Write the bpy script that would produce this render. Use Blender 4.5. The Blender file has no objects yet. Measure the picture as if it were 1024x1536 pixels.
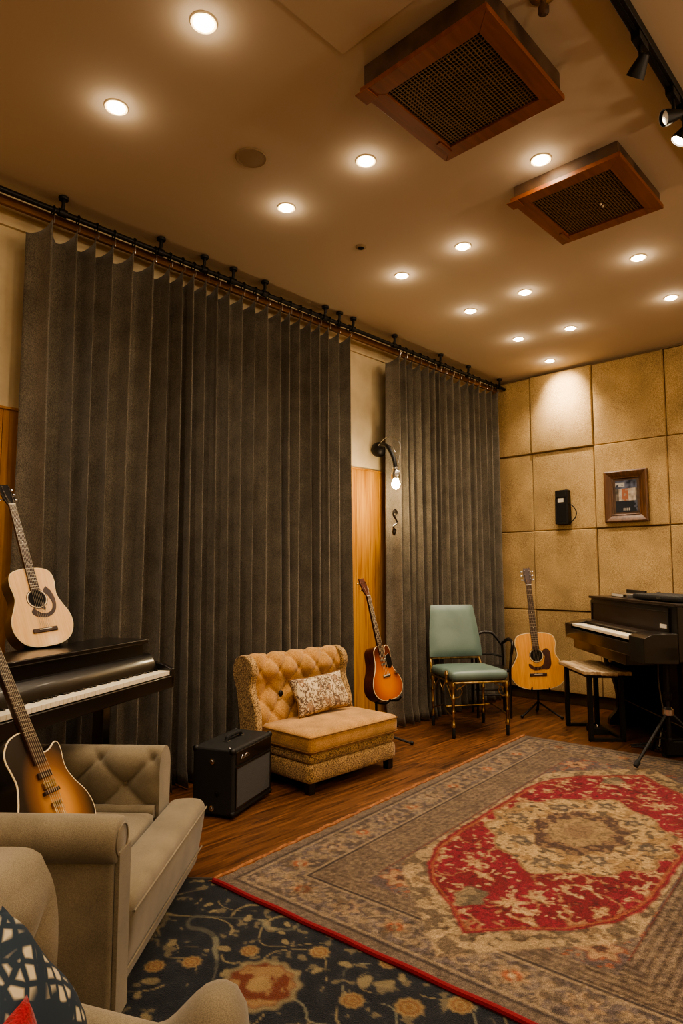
import bpy, bmesh, math, random
import numpy as np
from mathutils import Vector, Matrix
PI = math.pi
random.seed(7)
SC = bpy.context.scene
COL = SC.collection

# ------------------------------------------------------------------ helpers
def srgb(r, g, b, a=1.0):
    f = lambda c: (c / 255 / 12.92) if c / 255 <= 0.04045 else ((c / 255 + 0.055) / 1.055) ** 2.4
    return (f(r), f(g), f(b), a)

def fin(bm, ang=38):
    bmesh.ops.recalc_face_normals(bm, faces=bm.faces)
    for f in bm.faces: f.smooth = True
    for e in bm.edges:
        if len(e.link_faces) == 2 and e.calc_face_angle(0) > math.radians(ang): e.smooth = False

def obj(name, bm, mat, parent=None, bevel=0, seg=3, sub=0, ang=38):
    fin(bm, ang)
    me = bpy.data.meshes.new(name); bm.to_mesh(me); bm.free()
    o = bpy.data.objects.new(name, me); COL.objects.link(o)
    if mat: me.materials.append(mat)
    if parent: o.parent = parent
    if bevel:
        m = o.modifiers.new('bevel', 'BEVEL'); m.width = bevel; m.segments = seg; m.limit_method = 'ANGLE'; m.angle_limit = math.radians(40); m.harden_normals = True
    if sub:
        m = o.modifiers.new('sub', 'SUBSURF'); m.levels = sub; m.render_levels = sub
    return o

def tag(o, label=None, cat=None, group=None, kind=None):
    if label: o['label'] = label
    if cat: o['category'] = cat
    if group: o['group'] = group
    if kind: o['kind'] = kind
    return o

def thing(name, label, cat, loc=(0, 0, 0), rz=0, group=None, mat=None):
    o = bpy.data.objects.new(name, None); COL.objects.link(o); o.empty_display_size = .05
    if mat is not None: o.matrix_world = mat
    else: o.location = loc; o.rotation_euler = (0, 0, rz)
    return tag(o, label, cat, group)

def NB(): return bmesh.new()

def box(bm, x0, x1, y0, y1, z0, z1):
    v = [bm.verts.new((x, y, z)) for x in (x0, x1) for y in (y0, y1) for z in (z0, z1)]
    for q in ((0, 1, 3, 2), (4, 6, 7, 5), (0, 4, 5, 1), (2, 3, 7, 6), (0, 2, 6, 4), (1, 5, 7, 3)):
        bm.faces.new([v[i] for i in q])
    return bm

def gridbox(bm, x0, x1, y0, y1, z0, z1, n=(12, 12, 4), r=.03, puff=.0):
    """rounded, softly puffed cushion block"""
    nx, ny, nz = n
    cx, cy, cz = (x0 + x1) / 2, (y0 + y1) / 2, (z0 + z1) / 2
    hx, hy, hz = (x1 - x0) / 2, (y1 - y0) / 2, (z1 - z0) / 2
    vs = {}
    def sp(i, n): 
        t = 2 * i / n - 1
        return math.sin(t * PI / 2) * .45 + t * .55
    def V(i, j, k):
        key = (i, j, k)
        if key in vs: return vs[key]
        a, b, c = sp(i, nx), sp(j, ny), sp(k, nz)
        p = Vector((a * hx, b * hy, c * hz))
        inner = Vector((max(-(hx - r), min(hx - r, p.x)), max(-(hy - r), min(hy - r, p.y)), max(-(hz - r), min(hz - r, p.z))))
        d = p - inner
        if d.length > 1e-9:
            mx = max(abs(d.x), abs(d.y), abs(d.z)); d = d.normalized() * mx
        p = inner + d
        if puff: p.z += puff * (1 - a * a) * (1 - b * b) * c
        vs[key] = bm.verts.new(p + Vector((cx, cy, cz))); return vs[key]
    for i in range(nx):
        for j in range(ny):
            bm.faces.new((V(i, j, 0), V(i, j + 1, 0), V(i + 1, j + 1, 0), V(i + 1, j, 0)))
            bm.faces.new((V(i, j, nz), V(i + 1, j, nz), V(i + 1, j + 1, nz), V(i, j + 1, nz)))
    for i in range(nx):
        for k in range(nz):
            bm.faces.new((V(i, 0, k), V(i + 1, 0, k), V(i + 1, 0, k + 1), V(i, 0, k + 1)))
            bm.faces.new((V(i, ny, k), V(i, ny, k + 1), V(i + 1, ny, k + 1), V(i + 1, ny, k)))
    for j in range(ny):
        for k in range(nz):
            bm.faces.new((V(0, j, k), V(0, j, k + 1), V(0, j + 1, k + 1), V(0, j + 1, k)))
            bm.faces.new((V(nx, j, k), V(nx, j + 1, k), V(nx, j + 1, k + 1), V(nx, j, k + 1)))
    return bm

def tube(bm, pts, r, n=10, caps=True, closed=False):
    pts = [Vector(p) for p in pts]
    rs = r if isinstance(r, (list, tuple)) else [r] * len(pts)
    rings = []; up = None; N = len(pts)
    for i, p in enumerate(pts):
        if closed: t = pts[(i + 1) % N] - pts[i - 1]
        else: t = pts[min(i + 1, N - 1)] - pts[max(i - 1, 0)]
        t.normalize()
        if up is None:
            up = Vector((0, 0, 1)) if abs(t.z) < .9 else Vector((1, 0, 0))
        up = (up - t * up.dot(t)); 
        if up.length < 1e-6: up = t.orthogonal()
        up.normalize(); s = t.cross(up)
        rings.append([bm.verts.new(p + (up * math.cos(a) + s * math.sin(a)) * rs[i]) for a in [2 * PI * k / n for k in range(n)]])
    for i in range(N if closed else N - 1):
        A, B = rings[i], rings[(i + 1) % N]
        for k in range(n): bm.faces.new((A[k], A[(k + 1) % n], B[(k + 1) % n], B[k]))
    if caps and not closed:
        bm.faces.new(rings[0][::-1]); bm.faces.new(rings[-1])
    return bm

def lathe(bm, prof, c=(0, 0, 0), n=20, M=None):
    """prof: (r,z) list, about z"""
    c = Vector(c); rings = []
    for r, z in prof:
        rings.append([bm.verts.new((M @ Vector((r * math.cos(a), r * math.sin(a), z)) if M else Vector((r * math.cos(a), r * math.sin(a), z))) + c) for a in [2 * PI * k / n for k in range(n)]])
    for A, B in zip(rings, rings[1:]):
        for k in range(n): bm.faces.new((A[k], A[(k + 1) % n], B[(k + 1) % n], B[k]))
    bm.faces.new(rings[0][::-1]); bm.faces.new(rings[-1])
    return bm

def sph(bm, c, r, s=(1, 1, 1), n=14):
    bmesh.ops.create_uvsphere(bm, u_segments=n, v_segments=max(6, n // 2), radius=r, matrix=Matrix.Translation(c) @ Matrix.Diagonal((*s, 1)))
    return bm

def prism(bm, pts, y0, y1, ax='y'):
    """2D outline (a,b) extruded; ax y: (a,y,b); ax x: (x,a,b); ax z: (a,b,z)"""
    f = {'y': lambda a, b, t: (a, t, b), 'x': lambda a, b, t: (t, a, b), 'z': lambda a, b, t: (a, b, t)}[ax]
    A = [bm.verts.new(f(a, b, y0)) for a, b in pts]; B = [bm.verts.new(f(a, b, y1)) for a, b in pts]
    n = len(pts)
    bm.faces.new(A); bm.faces.new(B[::-1])
    for i in range(n): bm.faces.new((A[i], B[i], B[(i + 1) % n], A[(i + 1) % n]))
    return bm

def frame4(bm, x0, x1, z0, z1, w, y0, y1):
    """rectangular ring in xz-plane"""
    O = [(x0, z0), (x1, z0), (x1, z1), (x0, z1)]; I = [(x0 + w, z0 + w), (x1 - w, z0 + w), (x1 - w, z1 - w), (x0 + w, z1 - w)]
    vs = [[bm.verts.new((a, y, b)) for a, b in L] for y in (y0, y1) for L in (O, I)]
    for k in range(4):
        l = (k + 1) % 4
        bm.faces.new((vs[0][k], vs[0][l], vs[1][l], vs[1][k])); bm.faces.new((vs[2][k], vs[3][k], vs[3][l], vs[2][l]))
        bm.faces.new((vs[0][k], vs[2][k], vs[2][l], vs[0][l])); bm.faces.new((vs[1][k], vs[1][l], vs[3][l], vs[3][k]))
    return bm

def spline(keys, n):
    """smooth (catmull-rom) through list of tuples, n samples per span"""
    out = []; K = [Vector(k) for k in keys]; N = len(K)
    for i in range(N - 1):
        p0, p1, p2, p3 = K[max(i - 1, 0)], K[i], K[i + 1], K[min(i + 2, N - 1)]
        for j in range(n):
            t = j / n
            out.append(.5 * ((2 * p1) + (p2 - p0) * t + (2 * p0 - 5 * p1 + 4 * p2 - p3) * t * t + (3 * p1 - p0 - 3 * p2 + p3) * t ** 3))
    out.append(K[-1]); return out

# ------------------------------------------------------------------ materials
def mat(name, col, rough=.6, metal=0, emis=None, estr=0, bump=None, var=None, sheen=0, coat=0, spec=.5):
    """bump=(scale,strength[,detail]); var=(scale,colour2[,lo,hi])"""
    m = bpy.data.materials.new(name); m.use_nodes = True; nt = m.node_tree; N = nt.nodes; L = nt.links
    b = N['Principled BSDF']; b.inputs['Base Color'].default_value = col; b.inputs['Roughness'].default_value = rough; b.inputs['Metallic'].default_value = metal
    b.inputs['Specular IOR Level'].default_value = spec
    if sheen: b.inputs['Sheen Weight'].default_value = sheen
    if coat: b.inputs['Coat Weight'].default_value = coat; b.inputs['Coat Roughness'].default_value = .08
    if emis: b.inputs['Emission Color'].default_value = emis; b.inputs['Emission Strength'].default_value = estr
    if bump or var:
        tc = N.new('ShaderNodeTexCoord')
    if var:
        n = N.new('ShaderNodeTexNoise'); n.inputs['Scale'].default_value = var[0]; n.inputs['Detail'].default_value = 5
        L.new(tc.outputs['Object'], n.inputs['Vector'])
        r = N.new('ShaderNodeValToRGB'); r.color_ramp.elements[0].color = col; r.color_ramp.elements[1].color = var[1]
        r.color_ramp.elements[0].position = var[2] if len(var) > 2 else .35; r.color_ramp.elements[1].position = var[3] if len(var) > 3 else .65
        L.new(n.outputs['Fac'], r.inputs['Fac']); L.new(r.outputs['Color'], b.inputs['Base Color'])
    if bump:
        n = N.new('ShaderNodeTexNoise'); n.inputs['Scale'].default_value = bump[0]; n.inputs['Detail'].default_value = bump[2] if len(bump) > 2 else 3
        L.new(tc.outputs['Object'], n.inputs['Vector'])
        bp = N.new('ShaderNodeBump'); bp.inputs['Strength'].default_value = bump[1]; bp.inputs['Distance'].default_value = .004
        L.new(n.outputs['Fac'], bp.inputs['Height']); L.new(bp.outputs['Normal'], b.inputs['Normal'])
    return m

def weave(name, c1, c2, scale=260, rough=.95, bs=.5, big=None, sheen=.2, stretch=(1, 1, 1), c3=None):
    """woven fabric: crossed waves plus noise"""
    m = bpy.data.materials.new(name); m.use_nodes = True; nt = m.node_tree; N = nt.nodes; L = nt.links
    b = N['Principled BSDF']; b.inputs['Roughness'].default_value = rough; b.inputs['Sheen Weight'].default_value = sheen; b.inputs['Specular IOR Level'].default_value = .2
    tc = N.new('ShaderNodeTexCoord'); mp = N.new('ShaderNodeMapping'); mp.inputs['Scale'].default_value = stretch
    L.new(tc.outputs['Object'], mp.inputs['Vector'])
    n = N.new('ShaderNodeTexNoise'); n.inputs['Scale'].default_value = scale; n.inputs['Detail'].default_value = 2
    L.new(mp.outputs['Vector'], n.inputs['Vector'])
    n2 = N.new('ShaderNodeTexNoise'); n2.inputs['Scale'].default_value = big or 14; n2.inputs['Detail'].default_value = 4
    L.new(tc.outputs['Object'], n2.inputs['Vector'])
    r = N.new('ShaderNodeValToRGB'); r.color_ramp.elements[0].color = c1; r.color_ramp.elements[1].color = c2
    r.color_ramp.elements[0].position = .36; r.color_ramp.elements[1].position = .64
    L.new(n.outputs['Fac'], r.inputs['Fac'])
    mx = N.new('ShaderNodeMix'); mx.data_type = 'RGBA'; mx.blend_type = 'MULTIPLY'; mx.inputs[0].default_value = 1
    r2 = N.new('ShaderNodeValToRGB'); r2.color_ramp.elements[0].color = (.72, .72, .72, 1); r2.color_ramp.elements[1].color = (1.12, 1.12, 1.12, 1)
    r2.color_ramp.elements[0].position = .3; r2.color_ramp.elements[1].position = .7
    L.new(n2.outputs['Fac'], r2.inputs['Fac']); L.new(r.outputs['Color'], mx.inputs[6]); L.new(r2.outputs['Color'], mx.inputs[7])
    L.new(mx.outputs[2], b.inputs['Base Color'])
    bp = N.new('ShaderNodeBump'); bp.inputs['Strength'].default_value = bs; bp.inputs['Distance'].default_value = .003
    L.new(n.outputs['Fac'], bp.inputs['Height']); L.new(bp.outputs['Normal'], b.inputs['Normal'])
    return m

def wood(name, c1, c2, axis='z', scale=6, stretch=14, rough=.4, coat=0, bs=.15):
    m = bpy.data.materials.new(name); m.use_nodes = True; nt = m.node_tree; N = nt.nodes; L = nt.links
    b = N['Principled BSDF']; b.inputs['Roughness'].default_value = rough
    if coat: b.inputs['Coat Weight'].default_value = coat; b.inputs['Coat Roughness'].default_value = .1
    tc = N.new('ShaderNodeTexCoord'); mp = N.new('ShaderNodeMapping')
    s = [stretch, stretch, stretch]; s['xyz'.index(axis)] = 1; mp.inputs['Scale'].default_value = s
    L.new(tc.outputs['Object'], mp.inputs['Vector'])
    n = N.new('ShaderNodeTexNoise'); n.inputs['Scale'].default_value = scale; n.inputs['Detail'].default_value = 8; n.inputs['Distortion'].default_value = .6
    L.new(mp.outputs['Vector'], n.inputs['Vector'])
    r = N.new('ShaderNodeValToRGB'); r.color_ramp.elements[0].color = c1; r.color_ramp.elements[1].color = c2
    r.color_ramp.elements[0].position = .35; r.color_ramp.elements[1].position = .65
    L.new(n.outputs['Fac'], r.inputs['Fac']); L.new(r.outputs['Color'], b.inputs['Base Color'])
    bp = N.new('ShaderNodeBump'); bp.inputs['Strength'].default_value = bs; bp.inputs['Distance'].default_value = .002
    L.new(n.outputs['Fac'], bp.inputs['Height']); L.new(bp.outputs['Normal'], b.inputs['Normal'])
    return m

def floor_mat():
    m = bpy.data.materials.new('floor planks'); m.use_nodes = True; nt = m.node_tree; N = nt.nodes; L = nt.links
    b = N['Principled BSDF']
    tc = N.new('ShaderNodeTexCoord')
    br = N.new('ShaderNodeTexBrick'); br.offset = .37; br.inputs['Scale'].default_value = 1; br.inputs['Brick Width'].default_value = 1.3; br.inputs['Row Height'].default_value = .085
    br.inputs['Mortar Size'].default_value = .0013; br.inputs['Mortar Smooth'].default_value = .3; br.inputs['Bias'].default_value = 0
    br.inputs['Color1'].default_value = (.2, .2, .2, 1); br.inputs['Color2'].default_value = (1, 1, 1, 1); br.inputs['Mortar'].default_value = (0, 0, 0, 1)
    L.new(tc.outputs['Object'], br.inputs['Vector'])
    mp = N.new('ShaderNodeMapping'); mp.inputs['Scale'].default_value = (1.2, 16, 1); L.new(tc.outputs['Object'], mp.inputs['Vector'])
    ad = N.new('ShaderNodeVectorMath'); ad.operation = 'ADD'; L.new(mp.outputs['Vector'], ad.inputs[0])
    sc = N.new('ShaderNodeVectorMath'); sc.operation = 'SCALE'; sc.inputs['Scale'].default_value = 9; L.new(br.outputs['Color'], sc.inputs[0]); L.new(sc.outputs[0], ad.inputs[1])
    n = N.new('ShaderNodeTexNoise'); n.inputs['Scale'].default_value = 3; n.inputs['Detail'].default_value = 8; n.inputs['Distortion'].default_value = .8; L.new(ad.outputs[0], n.inputs['Vector'])
    r = N.new('ShaderNodeValToRGB'); e = r.color_ramp.elements; e[0].color = srgb(54, 32, 18); e[0].position = .3; e[1].color = srgb(124, 80, 46); e[1].position = .72
    L.new(n.outputs['Fac'], r.inputs['Fac'])
    mx = N.new('ShaderNodeMix'); mx.data_type = 'RGBA'; mx.blend_type = 'MULTIPLY'; mx.inputs[0].default_value = .75
    r2 = N.new('ShaderNodeValToRGB'); r2.color_ramp.elements[0].color = (.12, .1, .08, 1); r2.color_ramp.elements[0].position = 0; r2.color_ramp.elements[1].color = (1.15, 1.1, 1.05, 1)
    q = r2.color_ramp.elements.new(.15); q.color = (.62, .6, .58, 1)
    L.new(br.outputs['Color'], r2.inputs['Fac']); L.new(r.outputs['Color'], mx.inputs[6]); L.new(r2.outputs['Color'], mx.inputs[7]); L.new(mx.outputs[2], b.inputs['Base Color'])
    rr = N.new('ShaderNodeMapRange'); rr.inputs['To Min'].default_value = .28; rr.inputs['To Max'].default_value = .55; L.new(n.outputs['Fac'], rr.inputs['Value']); L.new(rr.outputs[0], b.inputs['Roughness'])
    bp = N.new('ShaderNodeBump'); bp.inputs['Strength'].default_value = .25; bp.inputs['Distance'].default_value = .002; L.new(mx.outputs[2], bp.inputs['Height']); L.new(bp.outputs['Normal'], b.inputs['Normal'])
    return m

def vcol_mat(name, pile=500, rough=1.0, bs=.8, jit=.35, attr='Col'):
    """pile fabric whose design is held in a colour attribute"""
    m = bpy.data.materials.new(name); m.use_nodes = True; nt = m.node_tree; N = nt.nodes; L = nt.links
    b = N['Principled BSDF']; b.inputs['Roughness'].default_value = rough; b.inputs['Sheen Weight'].default_value = .1; b.inputs['Specular IOR Level'].default_value = .1
    at = N.new('ShaderNodeAttribute'); at.attribute_name = attr
    tc = N.new('ShaderNodeTexCoord'); n = N.new('ShaderNodeTexNoise'); n.inputs['Scale'].default_value = pile; n.inputs['Detail'].default_value = 2
    L.new(tc.outputs['Object'], n.inputs['Vector'])
    mr = N.new('ShaderNodeMapRange'); mr.inputs['From Min'].default_value = .3; mr.inputs['From Max'].default_value = .7; mr.inputs['To Min'].default_value = 1 - jit; mr.inputs['To Max'].default_value = 1 + jit
    L.new(n.outputs['Fac'], mr.inputs['Value'])
    vm = N.new('ShaderNodeVectorMath'); vm.operation = 'SCALE'; L.new(at.outputs['Color'], vm.inputs[0]); L.new(mr.outputs[0], vm.inputs['Scale'])
    L.new(vm.outputs[0], b.inputs['Base Color'])
    bp = N.new('ShaderNodeBump'); bp.inputs['Strength'].default_value = bs; bp.inputs['Distance'].default_value = .004
    L.new(n.outputs['Fac'], bp.inputs['Height']); L.new(bp.outputs['Normal'], b.inputs['Normal'])
    return m

M = {}
M['ceil'] = mat('ceiling paint', srgb(192, 175, 150), .9, bump=(90, .08))
M['plaster'] = mat('cream plaster', srgb(222, 205, 170), .9, bump=(30, .3, 6), var=(5, srgb(205, 186, 150)))
M['wood_wall'] = wood('wainscot', srgb(158, 104, 38), srgb(198, 146, 66), 'z', 2.2, 16, .42)
M['batten'] = mat('stained batten', srgb(128, 88, 50), .7, bump=(60, .2), var=(7, srgb(108, 72, 40)))
M['felt'] = weave('acoustic felt', srgb(148, 122, 82), srgb(206, 176, 128), 230, bs=.8, big=3, sheen=.05)
M['gapdark'] = mat('dark gap', srgb(84, 64, 40), .9, bump=(40, .1))
M['curtain'] = weave('curtain wool', srgb(84, 78, 69), srgb(126, 118, 105), 420, bs=.4, big=8, sheen=.25, stretch=(1, 1, .35))
M['black'] = mat('black lacquer', srgb(16, 14, 13), .28, coat=.3, bump=(20, .03), var=(3, srgb(26, 22, 20)))
M['blackm'] = mat('black matte metal', srgb(22, 20, 19), .5, metal=.3, bump=(60, .05))
M['tolex'] = mat('black tolex', srgb(20, 20, 20), .6, bump=(420, .7))
M['grille'] = mat('grille cloth', srgb(84, 84, 84), .85, bump=(500, .8), var=(350, srgb(62, 62, 63)))
M['chrome'] = mat('chrome', srgb(200, 200, 200), .22, metal=1, bump=(30, .02))
M['brass'] = mat('worn brass', srgb(206, 180, 130), .28, metal=1, bump=(60, .3), var=(30, srgb(132, 106, 66)))
M['ivory'] = mat('ivory keys', srgb(232, 222, 200), .4, bump=(20, .02))
M['duct_wood'] = wood('frame wood', srgb(112, 58, 26), srgb(134, 74, 34), 'x', 3, 10, .45)
M['duct_side'] = mat('dark box side', srgb(52, 34, 22), .55, bump=(30, .2), var=(9, srgb(88, 64, 44)))
M['mesh'] = mat('wire mesh', srgb(126, 98, 68), .5, metal=.3, bump=(80, .1))
M['void'] = mat('dark inside', srgb(9, 7, 5), .95, bump=(10, .05))
M['lamp'] = mat('lamp lens', (1, .9, .7, 1), .5, emis=(1, .80, .52, 1), estr=60)
M['bulb'] = mat('bulb glass', (1, .9, .7, 1), .5, emis=(1, .80, .50, 1), estr=60)
M['opal'] = mat('fill globe glass', (1, .9, .7, 1), .5, emis=(1, .80, .52, 1), estr=4)  # glowing glass of the added fill globes
M['trimring'] = mat('lamp trim', srgb(214, 196, 160), .5, bump=(30, .02))
M['spk'] = mat('ceiling grille', srgb(150, 128, 98), .8, bump=(600, .6))
M['taupe'] = weave('taupe linen', srgb(112, 101, 82), srgb(136, 124, 101), 520, bs=.25, big=6, sheen=.25)
M['gold'] = weave('gold velvet', srgb(150, 108, 56), srgb(206, 160, 98), 260, bs=.4, big=10, sheen=.3)
M['goldboucle'] = weave('speckled boucle', srgb(92, 68, 42), srgb(200, 166, 116), 150, bs=1.0, big=12, sheen=.2)
M['welt'] = mat('welt cord', srgb(110, 76, 38), .8, bump=(200, .4))
M['teal'] = mat('teal leather', srgb(90, 110, 105), .36, bump=(160, .18), var=(5, srgb(104, 124, 117)))
M['spruce'] = wood('spruce top', srgb(214, 168, 110), srgb(226, 184, 128), 'z', 5, 26, .3, coat=.4, bs=.03)
M['amber'] = wood('amber top', srgb(206, 138, 48), srgb(224, 158, 66), 'z', 5, 26, .28, coat=.4, bs=.03)
M['rosewood'] = wood('rosewood', srgb(38, 20, 12), srgb(66, 38, 22), 'z', 6, 14, .35)
M['mahog'] = wood('mahogany side', srgb(60, 26, 12), srgb(92, 42, 20), 'z', 6, 14, .3, coat=.3)
M['darkside'] = mat('dark guitar side', srgb(24, 17, 13), .3, coat=.4, bump=(10, .02))
M['pick'] = mat('tortoise pickguard', srgb(52, 22, 14), .25, bump=(20, .02), var=(40, srgb(74, 34, 20)))
M['binding'] = mat('cream binding', srgb(226, 208, 168), .4, bump=(20, .02))
M['fret'] = mat('fret wire', srgb(190, 180, 160), .3, metal=1, bump=(20, .02))
M['plank'] = wood('pale plank seat', srgb(150, 122, 88), srgb(206, 182, 146), 'x', 4, 12, .6)
M['frame_wood'] = wood('picture frame wood', srgb(72, 46, 26), srgb(104, 70, 42), 'z', 5, 10, .4)
M['label'] = mat('pale plate', srgb(214, 208, 196), .4, bump=(20, .02))
M['rubber'] = mat('black rubber', srgb(14, 14, 14), .8, bump=(60, .1))
M['hatch'] = mat('ceiling board edge', srgb(120, 98, 70), .9, bump=(50, .1))
M['cablegrey'] = mat('grey cable', srgb(120, 112, 100), .6, bump=(50, .05))
M['darkfloor'] = floor_mat()

def burst_mat(name, c_in, c_mid, c_out, cz, rx, rz, cx=0):
    """sunburst lacquer: radial blend in the guitar's own coordinates"""
    m = bpy.data.materials.new(name); m.use_nodes = True; nt = m.node_tree; N = nt.nodes; L = nt.links
    b = N['Principled BSDF']; b.inputs['Roughness'].default_value = .28; b.inputs['Coat Weight'].default_value = .4
    tc = N.new('ShaderNodeTexCoord'); mp = N.new('ShaderNodeMapping'); mp.inputs['Location'].default_value = (-cx / rx, 0, -cz / rz); mp.inputs['Scale'].default_value = (1 / rx, 0, 1 / rz)
    L.new(tc.outputs['Object'], mp.inputs['Vector'])
    ln = N.new('ShaderNodeVectorMath'); ln.operation = 'LENGTH'; L.new(mp.outputs['Vector'], ln.inputs[0])
    r = N.new('ShaderNodeValToRGB'); e = r.color_ramp.elements; e[0].color = c_in; e[0].position = .25; e[1].color = c_out; e[1].position = 1.0
    q = e.new(.62); q.color = c_mid
    L.new(ln.outputs['Value'], r.inputs['Fac']); L.new(r.outputs['Color'], b.inputs['Base Color'])
    return m

# ------------------------------------------------------------------ room
H = 3.15
X0, X1, Y0, Y1 = -2.2, 5.92, -2.6, 3.5
def struct(name, bm, m, **k):
    o = obj(name, bm, m, **k); o['kind'] = 'structure'; return o
struct('floor', box(NB(), X0 - .1, X1 + .1, Y0 - .1, Y1 + .1, -.08, 0), M['darkfloor'])
struct('ceiling', box(NB(), X0 - .1, X1 + .1, Y0 - .1, Y1 + .1, H, H + .1), M['ceil'])
struct('wall_left', box(NB(), X0, X1, Y1, Y1 + .1, 0, H), M['plaster'])
struct('wall_back', box(NB(), X1, X1 + .1, Y0, Y1, 0, H), M['gapdark'])
struct('wall_right', box(NB(), X0, X1, Y0 - .1, Y0, 0, H), M['plaster'])
struct('wall_rear', box(NB(), X0 - .1, X0, Y0, Y1, 0, H), M['plaster'])
# cornice over the left wall, wainscot with cap, skirting
bm = NB(); prism(bm, [(Y1, H), (Y1, 3.0), (Y1 - .02, 3.0), (Y1 - .03, 3.04), (Y1 - .07, 3.10), (Y1 - .09, 3.12), (Y1 - .09, H)], X0, X1, 'x')
struct('trim_1', bm, M['plaster'])
bm = NB()
x = X0
while x < X1 - .02:
    w = .14; box(bm, x + .0008, min(x + w - .0008, X1), Y1 - .022, Y1, .09, 2.035); x += w
struct('trim_2', bm, M['wood_wall'], bevel=.0015, seg=1)
struct('trim_3', box(NB(), X0, X1, Y1 - .03, Y1, 2.032, 2.046), M['wood_wall'], bevel=.003)
struct('baseboard_left', box(NB(), X0, X1, Y1 - .03, Y1, 0, .09), M['wood_wall'], bevel=.004)
struct('baseboard_back', box(NB(), X1 - .03, X1, Y0, Y1 - .031, 0, .10), M['gapdark'], bevel=.004)
# shallow board on the ceiling whose corner shows at the top of the picture
struct('trim_4', box(NB(), .35, 1.65, .35, 1.567, H - .007, H + .001), M['ceil'], bevel=.002)
struct('trim_5', box(NB(), X1 - .03, X1, Y0, Y1 - .1, H - .015, H), M['hatch'])

# --------------------------------------------------- fabric panels on back wall
ys = [3.46, 3.0, 2.388, 1.765, 1.14, .52, -.10]
zs = [3.128, 2.366, 1.606, .853, .105]
rown = ['top row', 'second row', 'third row', 'bottom row']
coln = ['narrow one beside the curtain', 'second column from the curtain', 'third column from the curtain', 'fourth column from the curtain', 'fifth column from the curtain', 'sixth column from the curtain']
extra = {(0, 0): .0, (0, 1): .02, (0, 2): .0, (0, 3): -.012, (1, 0): -.01, (1, 1): .0, (1, 2): .012, (1, 3): 0, (2, 0): 0, (2, 1): .01, (2, 2): 0, (2, 3): .01, (3, 0): .0, (3, 1): .0, (3, 2): .0}
for r_ in range(4):
    for c_ in range(6):
        if c_ > 3 and r_ > 3: continue
        ya, yb = ys[c_ + 1] + .0015, ys[c_] - .0015; za, zb = zs[r_ + 1] + .002, zs[r_] - .002
        th = .07 + extra.get((r_, c_), 0)
        n = 16; bm = NB(); V = {}
        jy = random.uniform(-.003, .003)
        for i in range(n + 1):
            for j in range(n + 1):
                a, b = i / n, j / n
                a2 = .5 - .5 * math.cos(PI * a) if True else a; b2 = .5 - .5 * math.cos(PI * b)
                e = min(a2, 1 - a2) * (yb - ya); f = min(b2, 1 - b2) * (zb - za); d = min(e, f)
                rr = .014; dep = th - rr * (1 - math.sqrt(max(0, 1 - (1 - min(d, rr) / rr) ** 2)))
                dep += .004 * math.sin(a * 5 + r_ * 2 + c_) * math.sin(b * 4 + c_ * 3) * min(1, d / .06)
                V[i, j] = bm.verts.new((X1 - dep, ya + a2 * (yb - ya) + jy * b2, za + b2 * (zb - za)))
        for i in range(n):
            for j in range(n): bm.faces.new((V[i, j], V[i, j + 1], V[i + 1, j + 1], V[i + 1, j]))
        # sides back to the wall
        rim = [(i, 0) for i in range(n)] + [(n, j) for j in range(n)] + [(i, n) for i in range(n, 0, -1)] + [(0, j) for j in range(n, 0, -1)]
        W = {k: bm.verts.new((X1, V[k].co.y, V[k].co.z)) for k in rim}
        for k in range(len(rim)):
            p, q = rim[k], rim[(k + 1) % len(rim)]; bm.faces.new((V[p], V[q], W[q], W[p]))
        o = obj('acoustic_baffle', bm, M['felt'])
        tag(o, 'tan felt acoustic wall panel in the %s, %s' % (rown[r_], coln[c_]), 'acoustic panel', 'tan felt acoustic panels on the back wall')

# ------------------------------------------------------------------ curtains
def vnoise1(x, seed=0):
    r = np.random.RandomState(seed); t = r.rand(512); i = np.floor(x).astype(int); f = x - i; f = f * f * (3 - 2 * f)
    return t[i % 512] * (1 - f) + t[(i + 1) % 512] * f

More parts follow.
